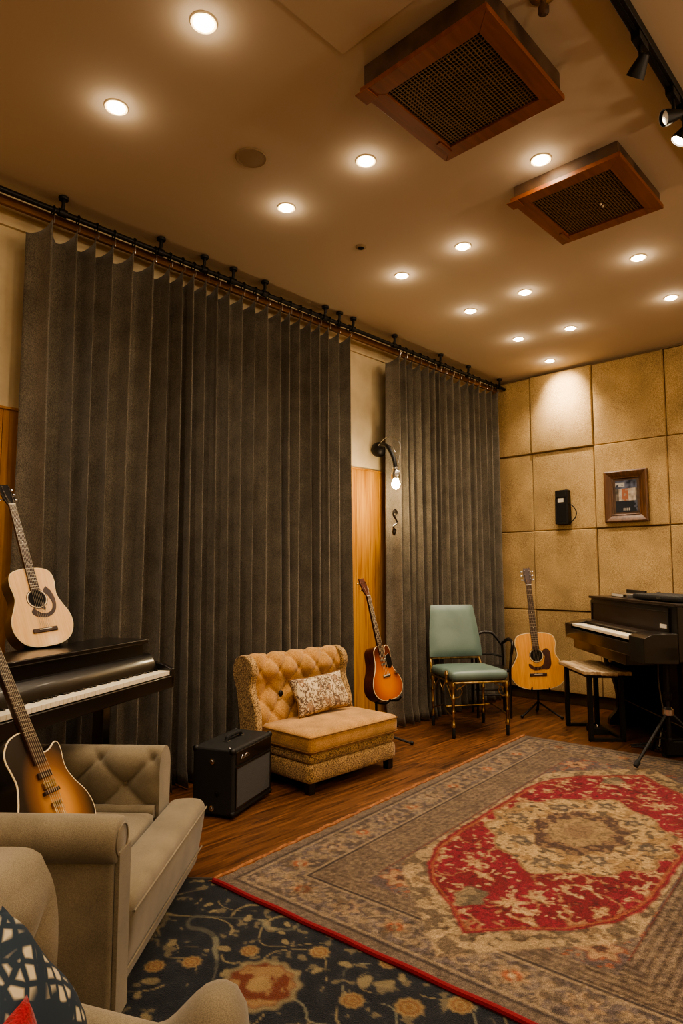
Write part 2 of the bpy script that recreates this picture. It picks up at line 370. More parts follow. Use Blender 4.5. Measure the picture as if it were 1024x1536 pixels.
def curtain(x0, x1, folds, seed, label):
    rs = np.random.RandomState(seed)
    ws = .7 + .6 * rs.rand(folds); ws[0] *= 1.4; ws = ws / ws.sum()
    edges = np.concatenate([[0], np.cumsum(ws)])
    spf = 16; nz = 46
    t = np.linspace(0, folds, folds * spf + 1)
    base = np.interp(t, np.arange(folds + 1), edges) * (x1 - x0) + x0
    ph = t % 1.0; k = np.minimum(t.astype(int), folds - 1)
    amp = (.058 + .020 * rs.rand(folds))[k]
    zb = np.linspace(0, 1, nz)
    P = np.zeros((nz, len(t), 3))
    for i, z in enumerate(zb):          # z 0 = floor, 1 = top
        dr = (vnoise1(t * .55 + 10 * seed + z * 1.3, seed + 1) - .5) * .05 * (1 - z) + (vnoise1(t * 1.7 + z * .8, seed + 2) - .5) * .03 * (1 - z)
        a = amp * (1.0 - .25 * z + .25 * (vnoise1(t * .9 + z * 2, seed + 5) - .3) * (1 - z))
        # broad face then a sharp return: peak towards the room at ph~.8
        s = np.where(ph < .62, np.sin((ph / .62 - .5) * PI), np.sin((.5 - (ph - .62) / .38) * PI)); s = np.sign(s) * np.abs(s) ** .75
        s = s + .18 * np.sin(ph * 4 * PI + k * 1.7) * (1 - z * .5)
        y = 3.31 - a * s
        x = base + dr + .016 * np.sin(2 * PI * (ph - .05)) 
        zt = 2.935 + .068 * np.clip(1 - np.abs(ph - .62) / .55, 0, 1) ** 1.3
        zz = z * zt + (1 - z) * .012
        if z < .05:
            y = y - .018 * (1 - z / .05) * (.5 + vnoise1(t * .7, seed + 9))
        P[i, :, 0] = x; P[i, :, 1] = y; P[i, :, 2] = zz
    nt_ = len(t)
    idx = np.arange(nz * nt_).reshape(nz, nt_)
    q = np.stack([idx[:-1, :-1], idx[:-1, 1:], idx[1:, 1:], idx[1:, :-1]], -1).reshape(-1, 4)
    me = bpy.data.meshes.new('curtain'); me.from_pydata(P.reshape(-1, 3).tolist(), [], q.tolist()); me.update()
    for p in me.polygons: p.use_smooth = True
    o = bpy.data.objects.new('curtain', me); COL.objects.link(o); me.materials.append(M['curtain'])
    sm = o.modifiers.new('cloth', 'SOLIDIFY'); sm.thickness = .004; sm.offset = 0
    tag(o, label, 'curtain', 'grey pleated curtains')
    # hooks, one on every pleat peak
    for kf in range(folds):
        xx = float(np.interp(kf + .62, t, base)); yy = 3.31 - float(amp[min(kf * spf + 8, nt_ - 1)]) * .9
        bm = NB(); tube(bm, [(xx, yy, 2.985), (xx, yy - .004, 3.01), (xx, 3.25, 3.022), (xx, 3.262, 3.035)], .0022, 6)
        obj('curtain_hook', bm, M['chrome'], o)
    return o, [float(np.interp(kf + .62, t, base)) for kf in range(folds)]
c1, r1 = curtain(1.19, 3.545, 23, 3, 'long grey pleated curtain hanging behind the tufted chair and piano')
c2, r2 = curtain(4.045, 5.70, 16, 11, 'shorter grey pleated curtain hanging behind the teal chair')

rod = thing('curtain_rod', 'black curtain rod with rings running under the ceiling edge', 'curtain rod', (0, 0, 0))
bm = NB(); tube(bm, [(X0 + .02, 3.27, 3.062), (5.83, 3.27, 3.062)], .0145, 14); obj('pole', bm, M['blackm'], rod)
bm = NB(); tube(bm, [(X0 + .02, 3.315, 3.095), (5.83, 3.315, 3.095)], .008, 10); obj('rail', bm, M['blackm'], rod)
for xx in r1 + r2:
    bm = NB(); tube(bm, [(xx, 3.27 + .021 * math.cos(a), 3.058 + .023 * math.sin(a)) for a in [2 * PI * k / 14 for k in range(14)]], .004, 6, closed=True)
    obj('ring', bm, M['blackm'], rod)
for xx in (.2, 1.33, 1.9, 2.2, 2.42, 2.68, 3.25, 3.4, 3.55, 4.05, 4.7, 5.15, 5.72):
    bm = NB(); tube(bm, [(xx, 3.27, 3.062), (xx, 3.262, 3.10), (xx, 3.262, H)], .010, 8)
    lathe(bm, [(.024, 0), (.026, .006), (.026, .014), (.012, .02)], (xx, 3.262, H - .02), 16)
    tube(bm, [(xx - .02, 3.27, 3.062), (xx + .02, 3.27, 3.062)], .021, 12)
    obj('bracket', bm, M['blackm'], rod)
# timber batten that the hooks run past
struct('trim_6', box(NB(), X0, 5.8, 3.335, 3.36, 3.03, 3.075), M['batten'], bevel=.003)
for xx in (0.5, 2.0, 3.7, 5.3):
    pass

# ------------------------------------------------------------------ ceiling lights
lights = [(1.21, 1.83, 'largest, between the second wooden vent corner and the curtain at the top'), (1.20, 2.45, ''), (2.19, 1.93, ''), (2.195, 2.50, ''), (2.755, 1.325, ''), (3.198, 2.047, ''), (3.248, 2.552, ''),
          (4.067, 1.338, ''), (4.04, 2.09, ''), (4.836, 1.383, ''), (4.056, 2.542, ''), (4.903, 2.153, ''), (4.832, 2.571, ''), (5.545, 2.641, '')]
lab = ['first from the top edge of the picture', 'nearest above the near end of the curtain rod', 'between the round speaker grille and the big wooden vent', 'just behind the round speaker grille towards the rod',
       'between the two wooden vents', 'halfway between small sensor and small wooden vent', 'just past the small ceiling sensor', 'just past the small wooden vent',
       'middle of the ceiling, in third row, between neighbours', 'farthest right, past the small vent near the felt wall', 'middle of the ceiling nearest the curtain, third row from the sensor',
       'second nearest to the felt wall, away from the curtain', 'second nearest to the felt wall, beside the curtain', 'closest to the felt wall, washing its panel bright']
proto = None
for i, (lx, ly, _) in enumerate(lights):
    t = thing('ceiling_downlight', 'lit round recessed downlight, ' + lab[i], 'downlight', (lx, ly, H), 0, 'recessed ceiling downlights')
    bm = NB(); lathe(bm, [(.036, -.004), (.046, -.006), (.05, -.002), (.05, .0), (.036, 0)], n=28); obj('trim_ring', bm, M['trimring'], t)
    bm = NB(); lathe(bm, [(.0355, -.001), (.0355, -.006), (.028, -.012), (.012, -.015)], n=24); obj('lens', bm, M['lamp'], t)
WARM = (1, .81, .60)
def spot(x, y, e, ang=125, blend=1, z=H - .03, tgt=None, col=WARM, size=.03, name='downlight_beam'):
    l = bpy.data.lights.new(name, 'SPOT'); l.energy = e; l.color = col; l.spot_size = math.radians(ang); l.spot_blend = blend; l.shadow_soft_size = size
    o = bpy.data.objects.new(name, l); COL.objects.link(o); o.location = (x, y, z)
    if tgt: o.rotation_euler = (Vector(tgt) - Vector((x, y, z))).to_track_quat('-Z', 'Y').to_euler()
    return o
def glow(x, y, e, z=H - .06, r=.02, col=WARM):
    l = bpy.data.lights.new('lamp_glow', 'POINT'); l.energy = e; l.color = col; l.shadow_soft_size = r
    o = bpy.data.objects.new('lamp_glow', l); COL.objects.link(o); o.location = (x, y, z); return o
ESP = 24
for i, (lx, ly, _) in enumerate(lights):
    e = ESP
    if i in (0, 1): e = ESP * .9
    spot(lx, ly, e * (1.5 if i == 13 else 1))
    glow(lx, ly, .35 if i > 3 else .3)
# lamp grid carried on unseen: downlights added behind and beside the camera for general light
for (lx, ly) in [(.25, 2.4), (.25, 1.7), (-1.0, 1.9), (1.2, -.3), (-.4, .2), (2.8, -.4), (4.3, -.4), (-1.0, -1.2), (1.2, -1.6), (3.2, -1.6), (4.9, -1.5), (5.5, .6)]:
    t = thing('ceiling_downlight', 'lit round recessed downlight added over the unseen part of the room behind the camera', 'downlight', (lx, ly, H), 0, 'added downlights behind the camera')
    bm = NB(); lathe(bm, [(.036, -.004), (.046, -.006), (.05, -.002), (.05, .0), (.036, 0)], n=20); obj('trim_ring', bm, M['trimring'], t)
    bm = NB(); lathe(bm, [(.0355, -.001), (.0355, -.006), (.028, -.012), (.012, -.015)], n=16); obj('lens', bm, M['lamp'], t)
    spot(lx, ly, ESP * .9)

# added fill lamps, modelled as opal globes over the unseen rear of the room
for (lx, ly, e) in [(-1.2, .3, 9), (.4, -1.6, 26), (2.6, -1.7, 38), (4.4, -1.6, 28)]:
    t = thing('fill_globe', 'added opal globe fill lamp, unseen behind the camera', 'pendant lamp', (lx, ly, H), 0, 'added fill globes behind the camera')
    bm = NB(); tube(bm, [(0, 0, 0), (0, 0, -.42)], .004, 6); lathe(bm, [(.05, 0), (.05, -.02), (.01, -.03)], n=16); obj('cord', bm, M['blackm'], t)
    bm = NB(); lathe(bm, [(.03, -.40), (.035, -.46), (.03, -.47)], n=16); obj('socket', bm, M['blackm'], t)
    bm = NB(); lathe(bm, [(.03, -.75), (.10, -.72), (.14, -.66), (.155, -.60), (.14, -.53), (.09, -.485), (.03, -.472)], n=24); obj('globe', bm, M['opal'], t)
    glow(lx, ly, e, H - .80, .10)
# round speaker grille, sensor, sprinkler
t = thing('ceiling_speaker', 'flat round beige speaker grille set in the ceiling', 'speaker', (1.801, 2.304, H))
bm = NB(); lathe(bm, [(.072, 0), (.074, -.004), (.070, -.007), (.066, -.006)], n=36); obj('rim', bm, M['spk'], t)
bm = NB(); lathe(bm, [(.066, -.0055), (.04, -.0075), (.004, -.008)], n=36); obj('grille', bm, M['spk'], t)
t = thing('ceiling_sensor', 'small round ceiling sensor with dark centre', 'sensor', (2.783, 2.494, H))
bm = NB(); lathe(bm, [(.032, 0), (.033, -.004), (.028, -.008), (.02, -.009)], n=28); obj('rim', bm, M['spk'], t)
bm = NB(); lathe(bm, [(.019, -.008), (.016, -.012), (.004, -.014)], n=20); obj('eye', bm, M['void'], t)
t = thing('fire_sprinkler', 'small dark sprinkler head hanging beside the big wooden vent', 'sprinkler', (1.935, .905, H))
bm = NB(); lathe(bm, [(.045, 0), (.046, -.004), (.03, -.012), (.012, -.014)], n=24); obj('collar', bm, M['brass'], t)
bm = NB(); lathe(bm, [(.009, -.012), (.009, -.04), (.018, -.05), (.018, -.07), (.008, -.078)], n=16); obj('nozzle', bm, M['duct_side'], t)

# ------------------------------------------------------------------ wooden vents
def vent(x0, x1, y0, y1, zb, label, big):
    t = thing('ceiling_vent', label, 'vent', ((x0 + x1) / 2, (y0 + y1) / 2, H), 0, 'wooden framed ceiling vents')
    hx, hy = (x1 - x0) / 2, (y1 - y0) / 2; d = zb - H
    bm = NB(); box(bm, -hx, hx, -hy, hy, d + .02, 0); 
    obj('housing', bm, M['duct_side'], t, bevel=.003)
    bm = NB(); e = .012; w = .06
    O = [(-hx - e, -hy - e), (hx + e, -hy - e), (hx + e, hy + e), (-hx - e, hy + e)]; I = [(-hx + w, -hy + w), (hx - w, -hy + w), (hx - w, hy - w), (-hx + w, hy - w)]
    for k in range(4):
        l = (k + 1) % 4
        a = [bm.verts.new((*p, z)) for z in (d, d + .022) for p in (O[k], O[l], I[l], I[k])]
        for q in ((0, 1, 2, 3), (7, 6, 5, 4), (0, 4, 5, 1), (1, 5, 6, 2), (2, 6, 7, 3), (3, 7, 4, 0)): bm.faces.new([a[i] for i in q])
    obj('frame', bm, M['duct_wood'], t, bevel=.002, seg=2)
    bm = NB(); box(bm, -hx + w - .005, hx - w + .005, -hy + w - .005, hy - w + .005, d + .017, d + .019); obj('backing', bm, M['void'], t)
    bm = NB(); n = 28; r = .0016
    ax, ay = hx - w, hy - w
    for k in range(n + 1):
        u = -ax + 2 * ax * k / n; v = -ay + 2 * ay * k / n
        box(bm, u - r, u + r, -ay, ay, d + .008, d + .011); box(bm, -ax, ax, v - r, v + r, d + .0075, d + .0105)
    obj('mesh_screen', bm, M['mesh'], t)
    bm = NB(); box(bm, -hx - .02, -hx + .05, hy - .03, hy + .03, d - .006, d + .0); obj('clip', bm, M['duct_wood'], t, bevel=.002)
    bm = NB(); box(bm, hx - .12, hx - .03, -.05 + hy - .0, hy - .03, d - .005, d); obj('clip', bm, M['duct_wood'], t, bevel=.002)
    if not big:
        for dx in (.0, .028):
            bm = NB(); sph(bm, (-.0 + dx + .04, -.05, d + .004), .006, n=8); obj('glint_stud', bm, M['ivory'], t)
vent(1.752, 2.305, 1.02, 1.552, 3.035, 'wooden framed ceiling vent with dark mesh, the nearer and larger looking of two', True)
vent(2.865, 3.43, 1.01, 1.53, 3.065, 'wooden framed ceiling vent farther from the camera, just past a lit downlight', False)

# ------------------------------------------------------------------ lighting track
t = thing('lighting_track', 'black ceiling lighting track at the upper right', 'lighting track', (0, 0, 0))
bm = NB(); box(bm, .8, 4.2, .700, .738, H - .04, H - .001); obj('track_bar', bm, M['blackm'], t, bevel=.003)
bm = NB(); box(bm, .8, 4.2, .714, .724, H - .042, H - .038); obj('slot', bm, M['void'], t)
def tspot(x, y, label, aim, lit):
    t = thing('track_spotlight', label, 'spotlight', (x, y, H - .042), 0, 'spotlights on the ceiling track')
    bm = NB(); box(bm, -.045, .045, -.016, .016, -.03, 0); obj('adapter', bm, M['blackm'], t, bevel=.003)
    bm = NB(); tube(bm, [(0, 0, -.025), (0, 0, -.085)], .007, 10); obj('stem', bm, M['blackm'], t)
    S_ = .72
    q = Vector(aim).normalized().to_track_quat('Z', 'Y').to_matrix()
    bm = NB(); lathe(bm, [(.014, -.045), (.022, -.04), (.030, -.01), (.042, .035), (.045, .06), (.041, .06), (.038, .04)], (0, 0, -.098), 24, M=q * S_); obj('lamp_head', bm, M['blackm'], t)
    bm = NB(); lathe(bm, [(.0375, .045), (.0375, .050), (.01, .053)], (0, 0, -.098), 20, M=q * S_); obj('lens', bm, M['lamp'] if lit else M['chrome'], t)
tspot(2.30, .719, 'unlit small black track spotlight, nearest on the track', (.3, .55, -.6), False)
tspot(2.665, .719, 'unlit black track spotlight just before the lit one', (-.7, .7, -.3), False)
tspot(2.80, .719, 'lit black track spotlight at the right edge', (-.25, .55, -.85), True)
spot(5.52, 2.64, 34, 80, 1, H - .05, (5.84, 2.64, 2.88), size=.02)
spot(2.8, .70, 10, 60, .6, H - .2, (2.75, .5, 0))

# ------------------------------------------------------------------ wall things
# picture frame on the felt panels
fx = X1 - .088
t = thing('picture_frame', 'dark wood framed small picture hanging on the felt wall', 'picture', (fx, 2.105, 1.875), PI / 2 * -1)
# local x -> world -y ; front is local -y -> world -x
bm = NB()
def ringprof(bm, hw, hh, prof):
    """mitred frame: prof list of (inset, depth)"""
    R = []
    for ins, dpt in prof:
        a, b = hw - ins, hh - ins; R.append([bm.verts.new((x_, -dpt, z_)) for x_, z_ in ((-a, -b), (a, -b), (a, b), (-a, b))])
    for A, B in zip(R, R[1:]):
        for k in range(4): bm.faces.new((A[k], A[(k + 1) % 4], B[(k + 1) % 4], B[k]))
ringprof(bm, .185, .228, [(0, 0), (0, .03), (.012, .036), (.03, .030), (.05, .016), (.062, .012), (.066, .018), (.072, .012), (.072, 0)])
obj('frame', bm, M['frame_wood'], t, ang=25)
bm = NB(); box(bm, -.115, .115, -.008, -.001, -.158, .158); obj('mount', bm, M['duct_side'], t)
# picture content: small mottled print with dark lower half
W_, H_ = 36, 52; me = bpy.data.meshes.new('print'); vs = []; fs = []; cols = []
rs = np.random.RandomState(4); nz_ = rs.rand(14, 10)
def bil(a, u, v):
    x = u * (a.shape[1] - 1); y = v * (a.shape[0] - 1); i, j = int(x), int(y); i = min(i, a.shape[1] - 2); j = min(j, a.shape[0] - 2); fx_, fy_ = x - i, y - j
    return (a[j, i] * (1 - fx_) + a[j, i + 1] * fx_) * (1 - fy_) + (a[j + 1, i] * (1 - fx_) + a[j + 1, i + 1] * fx_) * fy_
for j in range(H_ + 1):
    for i in range(W_ + 1):
        u, v = i / W_, j / H_; vs.append((-.092 + .184 * u, -.010, -.14 + .28 * v))
        c = np.array([.02, .022, .03]); n_ = bil(nz_, u, v)
        if .36 < v < .74:
            c = np.array([.42, .36, .30]) * (.35 + n_ * 1.1)
            if abs(u - .45) < .16 and n_ > .35: c = np.array([.30, .12, .07])
            if u < .16 or u > .92: c = c * .3
        elif v >= .74: c = np.array([.05, .055, .08]) * (.4 + 2.2 * n_); c = np.array([.4, .38, .36]) if (u < .42 and .8 < v < .93 and n_ > .3) else c
        elif .05 < v < .12 and .35 < u < .65 and (i % 3): c = np.array([.35, .33, .3])
        if u > .86 and v < .36 and n_ > .5: c = c * 4
        cols.append((*c, 1))
for j in range(H_):
    for i in range(W_):
        a = j * (W_ + 1) + i; fs.append((a, a + 1, a + W_ + 2, a + W_ + 1))
me.from_pydata(vs, [], fs); ca = me.color_attributes.new('Col', 'FLOAT_COLOR', 'POINT'); ca.data.foreach_set('color', np.array(cols, dtype=np.float32).ravel())
M['print'] = vcol_mat('printed picture', 60, .35, .0, .05); me.materials.append(M['print'])
o = bpy.data.objects.new('print', me); COL.objects.link(o); o.parent = t

# black wall box with looped cable
t = thing('wall_intercom', 'narrow black wall handset box with a looped cable on the felt wall', 'intercom', (X1 - .068 - .012, 2.68, 1.815), -PI / 2)
bm = NB(); prism(bm, [(-.066, -.158), (.055, -.165), (.066, -.145), (.062, .155), (.055, .162), (-.055, .158), (-.06, .15)], -.065, 0, 'y'); obj('body', bm, M['blackm'], t, bevel=.006)
bm = NB(); box(bm, -.05, .05, -.078, -.064, .09, .150); obj('top_lip', bm, M['black'], t, bevel=.004)
bm = NB(); box(bm, -.032, .022, -.068, -.0655, .045, .082); obj('display', bm, M['label'], t)
bm = NB(); box(bm, -.045, .045, -.069, -.0655, -.14, .03); obj('front_cover', bm, M['void'], t, bevel=.002)
bm = NB(); tube(bm, spline([(.06, -.03, .03), (.10, -.035, .0), (.128, -.035, -.05), (.118, -.035, -.1), (.085, -.035, -.135), (.055, -.03, -.15)], 6), .005, 8); obj('cable', bm, M['rubber'], t)

# wall lamp between the curtains
t = thing('wall_lamp', 'black wall lamp with bare lit bulb between the two curtains', 'wall lamp', (4.04, Y1 - .02, 2.215))
bm = NB(); lathe(bm, [(.040, 0), (.056, .02), (.062, .05), (.060, .075), (.046, .10), (.024, .112), (.01, .115)], n=28, M=Matrix.Rotation(PI / 2, 3, 'X')); obj('backplate', bm, M['blackm'], t)
bm = NB(); arm = spline([(0, -.08, 0), (-.05, -.13, .012), (-.12, -.18, .01), (-.165, -.28, -.03), (-.178, -.35, -.13), (-.180, -.372, -.22)], 6); tube(bm, arm, .016, 12); obj('arm', bm, M['blackm'], t)
bm = NB(); tube(bm, spline([(-.06, -.10, .02), (-.10, -.20, .055), (-.13, -.31, .045), (-.14, -.385, -.03), (-.168, -.39, -.17)], 6), .004, 7)
tube(bm, spline([(-.13, -.2, .0), (-.15, -.30, -.03), (-.15, -.345, -.08), (-.16, -.385, -.16)], 6), .004, 7); obj('cable', bm, M['chrome'], t)
bm = NB(); lathe(bm, [(.020, .045), (.026, .04), (.028, .025), (.022, .02), (.030, .012), (.036, -.01), (.038, -.03), (.033, -.05), (.02, -.052)], (-.180, -.372, -.245), 24); obj('socket', bm, M['chrome'], t)
bm = NB(); lathe(bm, [(.012, .0), (.022, -.012), (.032, -.034), (.033, -.048), (.026, -.066), (.012, -.078), (.003, -.081)], (-.180, -.372, -.293), 20); obj('bulb', bm, M['bulb'], t)
glow(3.86, 3.07, 7, 1.80, .035, (1, .74, .42))
t = thing('curtain_holdback', 'small black curly curtain holdback at the edge of the shorter curtain', 'holdback', (3.93, 3.19, 1.62))
bm = NB(); lathe(bm, [(.004, -.03), (.012, -.02), (.016, 0), (.012, .02), (.004, .03)], (-.02, -.02, -.10), 12); obj('tassel', bm, M['black'], t)
bm = NB(); tube(bm, [(-.02 + .03 * math.cos(a) * (1 - a / 22), -.03, .04 + .035 * math.sin(a) * (1 - a / 22)) for a in [k * .4 for k in range(40)]], .005, 7)
tube(bm, spline([(-.03, -.03, .02), (.0, -.035, -.03), (-.04, -.03, -.06), (-.01, -.03, -.09)], 5), .007, 7); obj('scroll', bm, M['black'], t)

# ------------------------------------------------------------------ rugs
def fbm(x, y, seed, octs=3):
    out = 0; a = 1; tot = 0
    for o_ in range(octs):
        r = np.random.RandomState(seed + o_); T = r.rand(128, 128)
        i = np.floor(x).astype(int); j = np.floor(y).astype(int); f = x - i; g = y - j; f = f * f * (3 - 2 * f); g = g * g * (3 - 2 * g)
        i0, i1, j0, j1 = i % 128, (i + 1) % 128, j % 128, (j + 1) % 128
        out = out + a * ((T[i0, j0] * (1 - f) + T[i1, j0] * f) * (1 - g) + (T[i0, j1] * (1 - f) + T[i1, j1] * f) * g); tot += a
        a *= .5; x = x * 2.03; y = y * 2.03
    return out / tot
def C(r, g, b): return np.array(srgb(r, g, b)[:3])

def grid_rug(name, L_, W_, step, colf, zf, m, loc, xax):
    nu, nv = int(L_ / step), int(W_ / step)
    U, Vv = np.meshgrid(np.linspace(0, L_, nu + 1), np.linspace(0, W_, nv + 1), indexing='ij')
    Z = zf(U, Vv); P = np.stack([U, -Vv, Z], -1).reshape(-1, 3).astype(np.float32)
    idx = np.arange((nu + 1) * (nv + 1)).reshape(nu + 1, nv + 1)
    q = np.stack([idx[:-1, :-1], idx[:-1, 1:], idx[1:, 1:], idx[1:, :-1]], -1).reshape(-1, 4).astype(np.int32)
    me = bpy.data.meshes.new(name); me.vertices.add(len(P)); me.vertices.foreach_set('co', P.ravel())
    me.loops.add(q.size); me.loops.foreach_set('vertex_index', q.ravel()); me.polygons.add(len(q))
    me.polygons.foreach_set('loop_start', np.arange(0, q.size, 4, dtype=np.int32)); me.polygons.foreach_set('loop_total', np.full(len(q), 4, np.int32))
    me.update(calc_edges=True); me.validate()
    ca = me.color_attributes.new('Col', 'FLOAT_COLOR', 'POINT'); c = colf(U, Vv).reshape(-1, 3); c = np.concatenate([c, np.ones((len(c), 1))], 1).astype(np.float32)
    ca.data.foreach_set('color', c.ravel()); me.materials.append(m)
    o = bpy.data.objects.new(name, me); COL.objects.link(o); o.location = loc; o.rotation_euler = (0, 0, xax)
    # upward normals
    if me.polygons[0].normal.z < 0: me.flip_normals()
    sd = o.modifiers.new('thick', 'SOLIDIFY'); sd.thickness = .005; sd.offset = -1
    return o

def flower(u, v, cu, cv, R, pet, seed):
    du, dv = u - cu, v - cv; r = np.sqrt(du ** 2 + dv ** 2); a = np.arctan2(dv, du)
    return r / (R * (1 + .22 * np.cos(pet * a + seed)))

def red_rug(U, V):
    CU, CV = 1.37, .93; A = np.zeros(U.shape + (3,))
    n1 = fbm(U * 22, V * 22, 1); n2 = fbm(U * 60, V * 60, 5); n3 = fbm(U * 6, V * 6, 9); n4 = fbm(U * 38 + 40, V * 38, 15); n5 = fbm(U * 14, V * 40, 19)
    def put(mask, col, k=1.0): 
        m = np.clip(mask, 0, 1)[..., None] * k; A[:] = A * (1 - m) + np.broadcast_to(col, A.shape) * m
    def sm(x, w): return np.clip(.5 + x / w, 0, 1)
    grey, plum, tan, cream, red, dark, rust = C(118, 102, 95), C(98, 80, 80), C(164, 138, 104), C(206, 172, 120), C(150, 14, 44), C(60, 46, 42), C(168, 88, 46)
    put(np.ones_like(U), grey)
    put(sm(n2 - .52, .2), tan, .55); put(sm(.40 - n1, .1), dark, .5)
    vm = np.minimum(V, 1.86 - V); um = np.minimum(U, 2.92 - U); d = np.minimum(vm, um)      # distance in from the edge
    # borders
    bord = (d < .27); 
    put((d < .05) * 1., C(128, 108, 88), .7)
    for s, w, c in ((.055, .006, dark), (.072, .006, tan), (.258, .006, dark), (.275, .008, tan), (.245, .006, tan)): put(sm(w - np.abs(d - s), .004), c, .8)
    # border flowers every 0.22m, small florets between
    along = np.where(vm < um, U, V) ; k = .21
    ph = (along / k) % 1.0; cen = (ph - .5) * k; dd = d - .16
    rr = np.sqrt(cen ** 2 + dd ** 2); ang = np.arctan2(dd, cen); ii = np.floor(along / k).astype(int)
    in_b = (d > .08) & (d < .24)
    put(in_b * sm(.048 * (1 + .25 * np.cos(7 * ang)) - rr, .01), C(176, 140, 98), .8); put(in_b * sm(.030 - rr, .01), np.where((ii % 2)[..., None] > 0, rust, plum), .9); put(in_b * sm(.012 - rr, .006), cream)
    ph2 = ((along / k + .5) % 1.0 - .5) * k; vine = np.abs(dd - .045 * np.sin(along / k * 2 * PI)); put(in_b * sm(.007 - vine, .006), tan, .8)
    r2 = np.sqrt(ph2 ** 2 + (np.abs(dd) - .035) ** 2); put(in_b * sm(.016 - r2, .008), C(178, 146, 104), .7)
    put(in_b * sm(n1 - .60, .06), dark, .55); put(in_b * sm(n4 - .64, .05), tan, .6)
    # striped guard between border and field (lines run along the edge)
    gl = (d >= .27) & (d < .46) & (vm <= um + .19)
    g2 = (d >= .27) & (d < .36) & (um < vm)
    for g in (gl, g2):
        kk = np.where(V > 1.3, .8, .38); put(g * 1., C(122, 100, 80), .8); put(g * kk * sm(np.sin(d * 2 * PI / .030) - .1, .8), C(72, 52, 40), 1); put(g * sm(n2 - .5, .2), tan, .35)
    put(((d >= .455) & (d < .47) & (vm <= um + .19)) * 1., C(120, 40, 34), .6)
    # corner spandrels (plum-grey ground with small scatter)
    fu, fv = np.abs(U - CU), np.abs(V - CV)
    field = (V > .47) & (V < 1.39) & (um > .27)
    fieldU = (vm >= .46) & (um >= .36) 
    put(fieldU * 1., C(108, 90, 86), .9); put(fieldU * sm(n1 - .55, .1), tan, .5); put(fieldU * sm(n2 - .55, .1), C(70, 58, 56), .5)
    put(fieldU * sm(n4 - .66, .04), rust, .7)
    for (cu, cv) in ((.47, .55), (.47, 1.31), (2.42, .55), (2.42, 1.31)):
        f = flower(U, V, cu, cv, .07, 6, 0); put(fieldU * sm(1 - f, .2), rust, .55); put(fieldU * sm(.25 - np.abs(f - .6), .1), cream, .5); put(fieldU * sm(.3 - f, .1), dark, .7)
    # red field: hexagon with ogee cusps at both ends
    hu = fu / 1.10
    edge = np.interp(hu, [0, .40, .52, .65, .78, .88, .95, 1.0], [.445, .44, .425, .37, .27, .13, .05, 0])
    wob = (n1 - .5) * .018
    s_ = edge - fv + wob
    s_ = np.where(hu > 1, -fv - (hu - 1) * 1.1 + wob, s_)
    inside = vm > .465
    bw = .07 + .09 * np.clip((hu - .5) / .4, 0, 1)
    put(inside * sm(s_ + bw, .02), C(190, 158, 110), .85)            # cream scroll band around it
    put(inside * sm(s_ + bw, .02) * sm(n1 - .56, .05), C(96, 80, 66), .8)
    put(inside * sm(s_ + .10, .02) * sm(.38 - n4, .04), C(90, 62, 40), .6)
    put(inside * sm(s_, .012), red); 
    put(sm(s_, .012) * inside * sm(n3 - .52, .2), C(112, 16, 24), .6)
    put(inside * sm(.006 - np.abs(s_ - .022), .006), C(176, 110, 60), .6)
    inr = sm(s_ - .03, .01) * inside
    # scattered florets in the red
    rs = np.random.RandomState(21); pts = []
    while len(pts) < 150:
        a, b = rs.rand() * 1.1, (rs.rand() - .5) * .9
        if all((a - p[0]) ** 2 + (b - p[1]) ** 2 > .0042 for p in pts): pts.append((a, b, rs.rand(), rs.rand() * PI))
        if rs.rand() < .004: break
    fl = np.zeros_like(U)
    for a, b, t, th in pts:
        for sg in (1, -1):
            du, dv = (U - CU) * sg - a, V - CV - b * sg; x = du * np.cos(th) + dv * np.sin(th); y = -du * np.sin(th) + dv * np.cos(th)
            R = .017 + .02 * t; an = np.arctan2(y, x); rr = np.sqrt((x / 1.5) ** 2 + (y * 1.1) ** 2) / (R * (1 + .35 * np.cos((3 + int(t * 4)) * an)))
            fl = np.maximum(fl, sm(1 - rr, .35))
    st = sm(.05 - np.abs(fbm(U * 9 + 7, V * 9, 31) - .5) * 1.6, .03) * sm(n1 - .45, .1)
    put(inr * fl * sm(n2 - .30, .2), C(200, 158, 104), .95); put(inr * st, C(186, 138, 88), .75); put(inr * sm(n4 - .69, .03), cream, .8); put(inr * sm(.27 - n4, .03), C(80, 14, 20), .7)
    # little grey leaf near each cusp
    for sg in (1, -1):
        du, dv = (U - CU) * sg + .86, V - CV + .10; f = np.sqrt((du / .075) ** 2 + (dv / .055) ** 2) * (1 + .14 * np.cos(5 * np.arctan2(dv, du))) + (n1 - .5) * .4; put(inside * sm(1 - f, .15), C(112, 96, 74)); put(inside * sm(1 - f, .15) * sm(n1 - .52, .06), C(160, 134, 96), .8)
    # medallion
    mu = fu / .54; me_ = np.interp(mu, [0, .30, .62, .85, 1.0, 1.1], [.40, .38, .27, .12, 0, -.2]) + .022 * np.cos(np.arctan2(V - CV, U - CU) * 12) + (n1 - .5) * .03
    ms = me_ - fv; put(inside * sm(ms, .012), C(196, 160, 104)); put(sm(ms, .01) * sm(n1 - .58, .05), C(150, 110, 64), .7); put(sm(ms - .01, .01) * sm(n4 - .62, .04), C(84, 72, 62), .85)
    put(sm(.008 - np.abs(ms - .01), .006), C(110, 70, 44), .5)
    for (a, b) in ((.26, .17), (-.26, .17), (.26, -.17), (-.26, -.17), (0, .3), (0, -.3), (.42, 0), (-.42, 0)):
        f = flower(U, V, CU + a, CV + b, .045, 5, a); put(sm(1 - f, .25) * sm(n2 - .35, .1), C(88, 78, 72), .85); put(sm(.35 - f, .2), cream, .7)
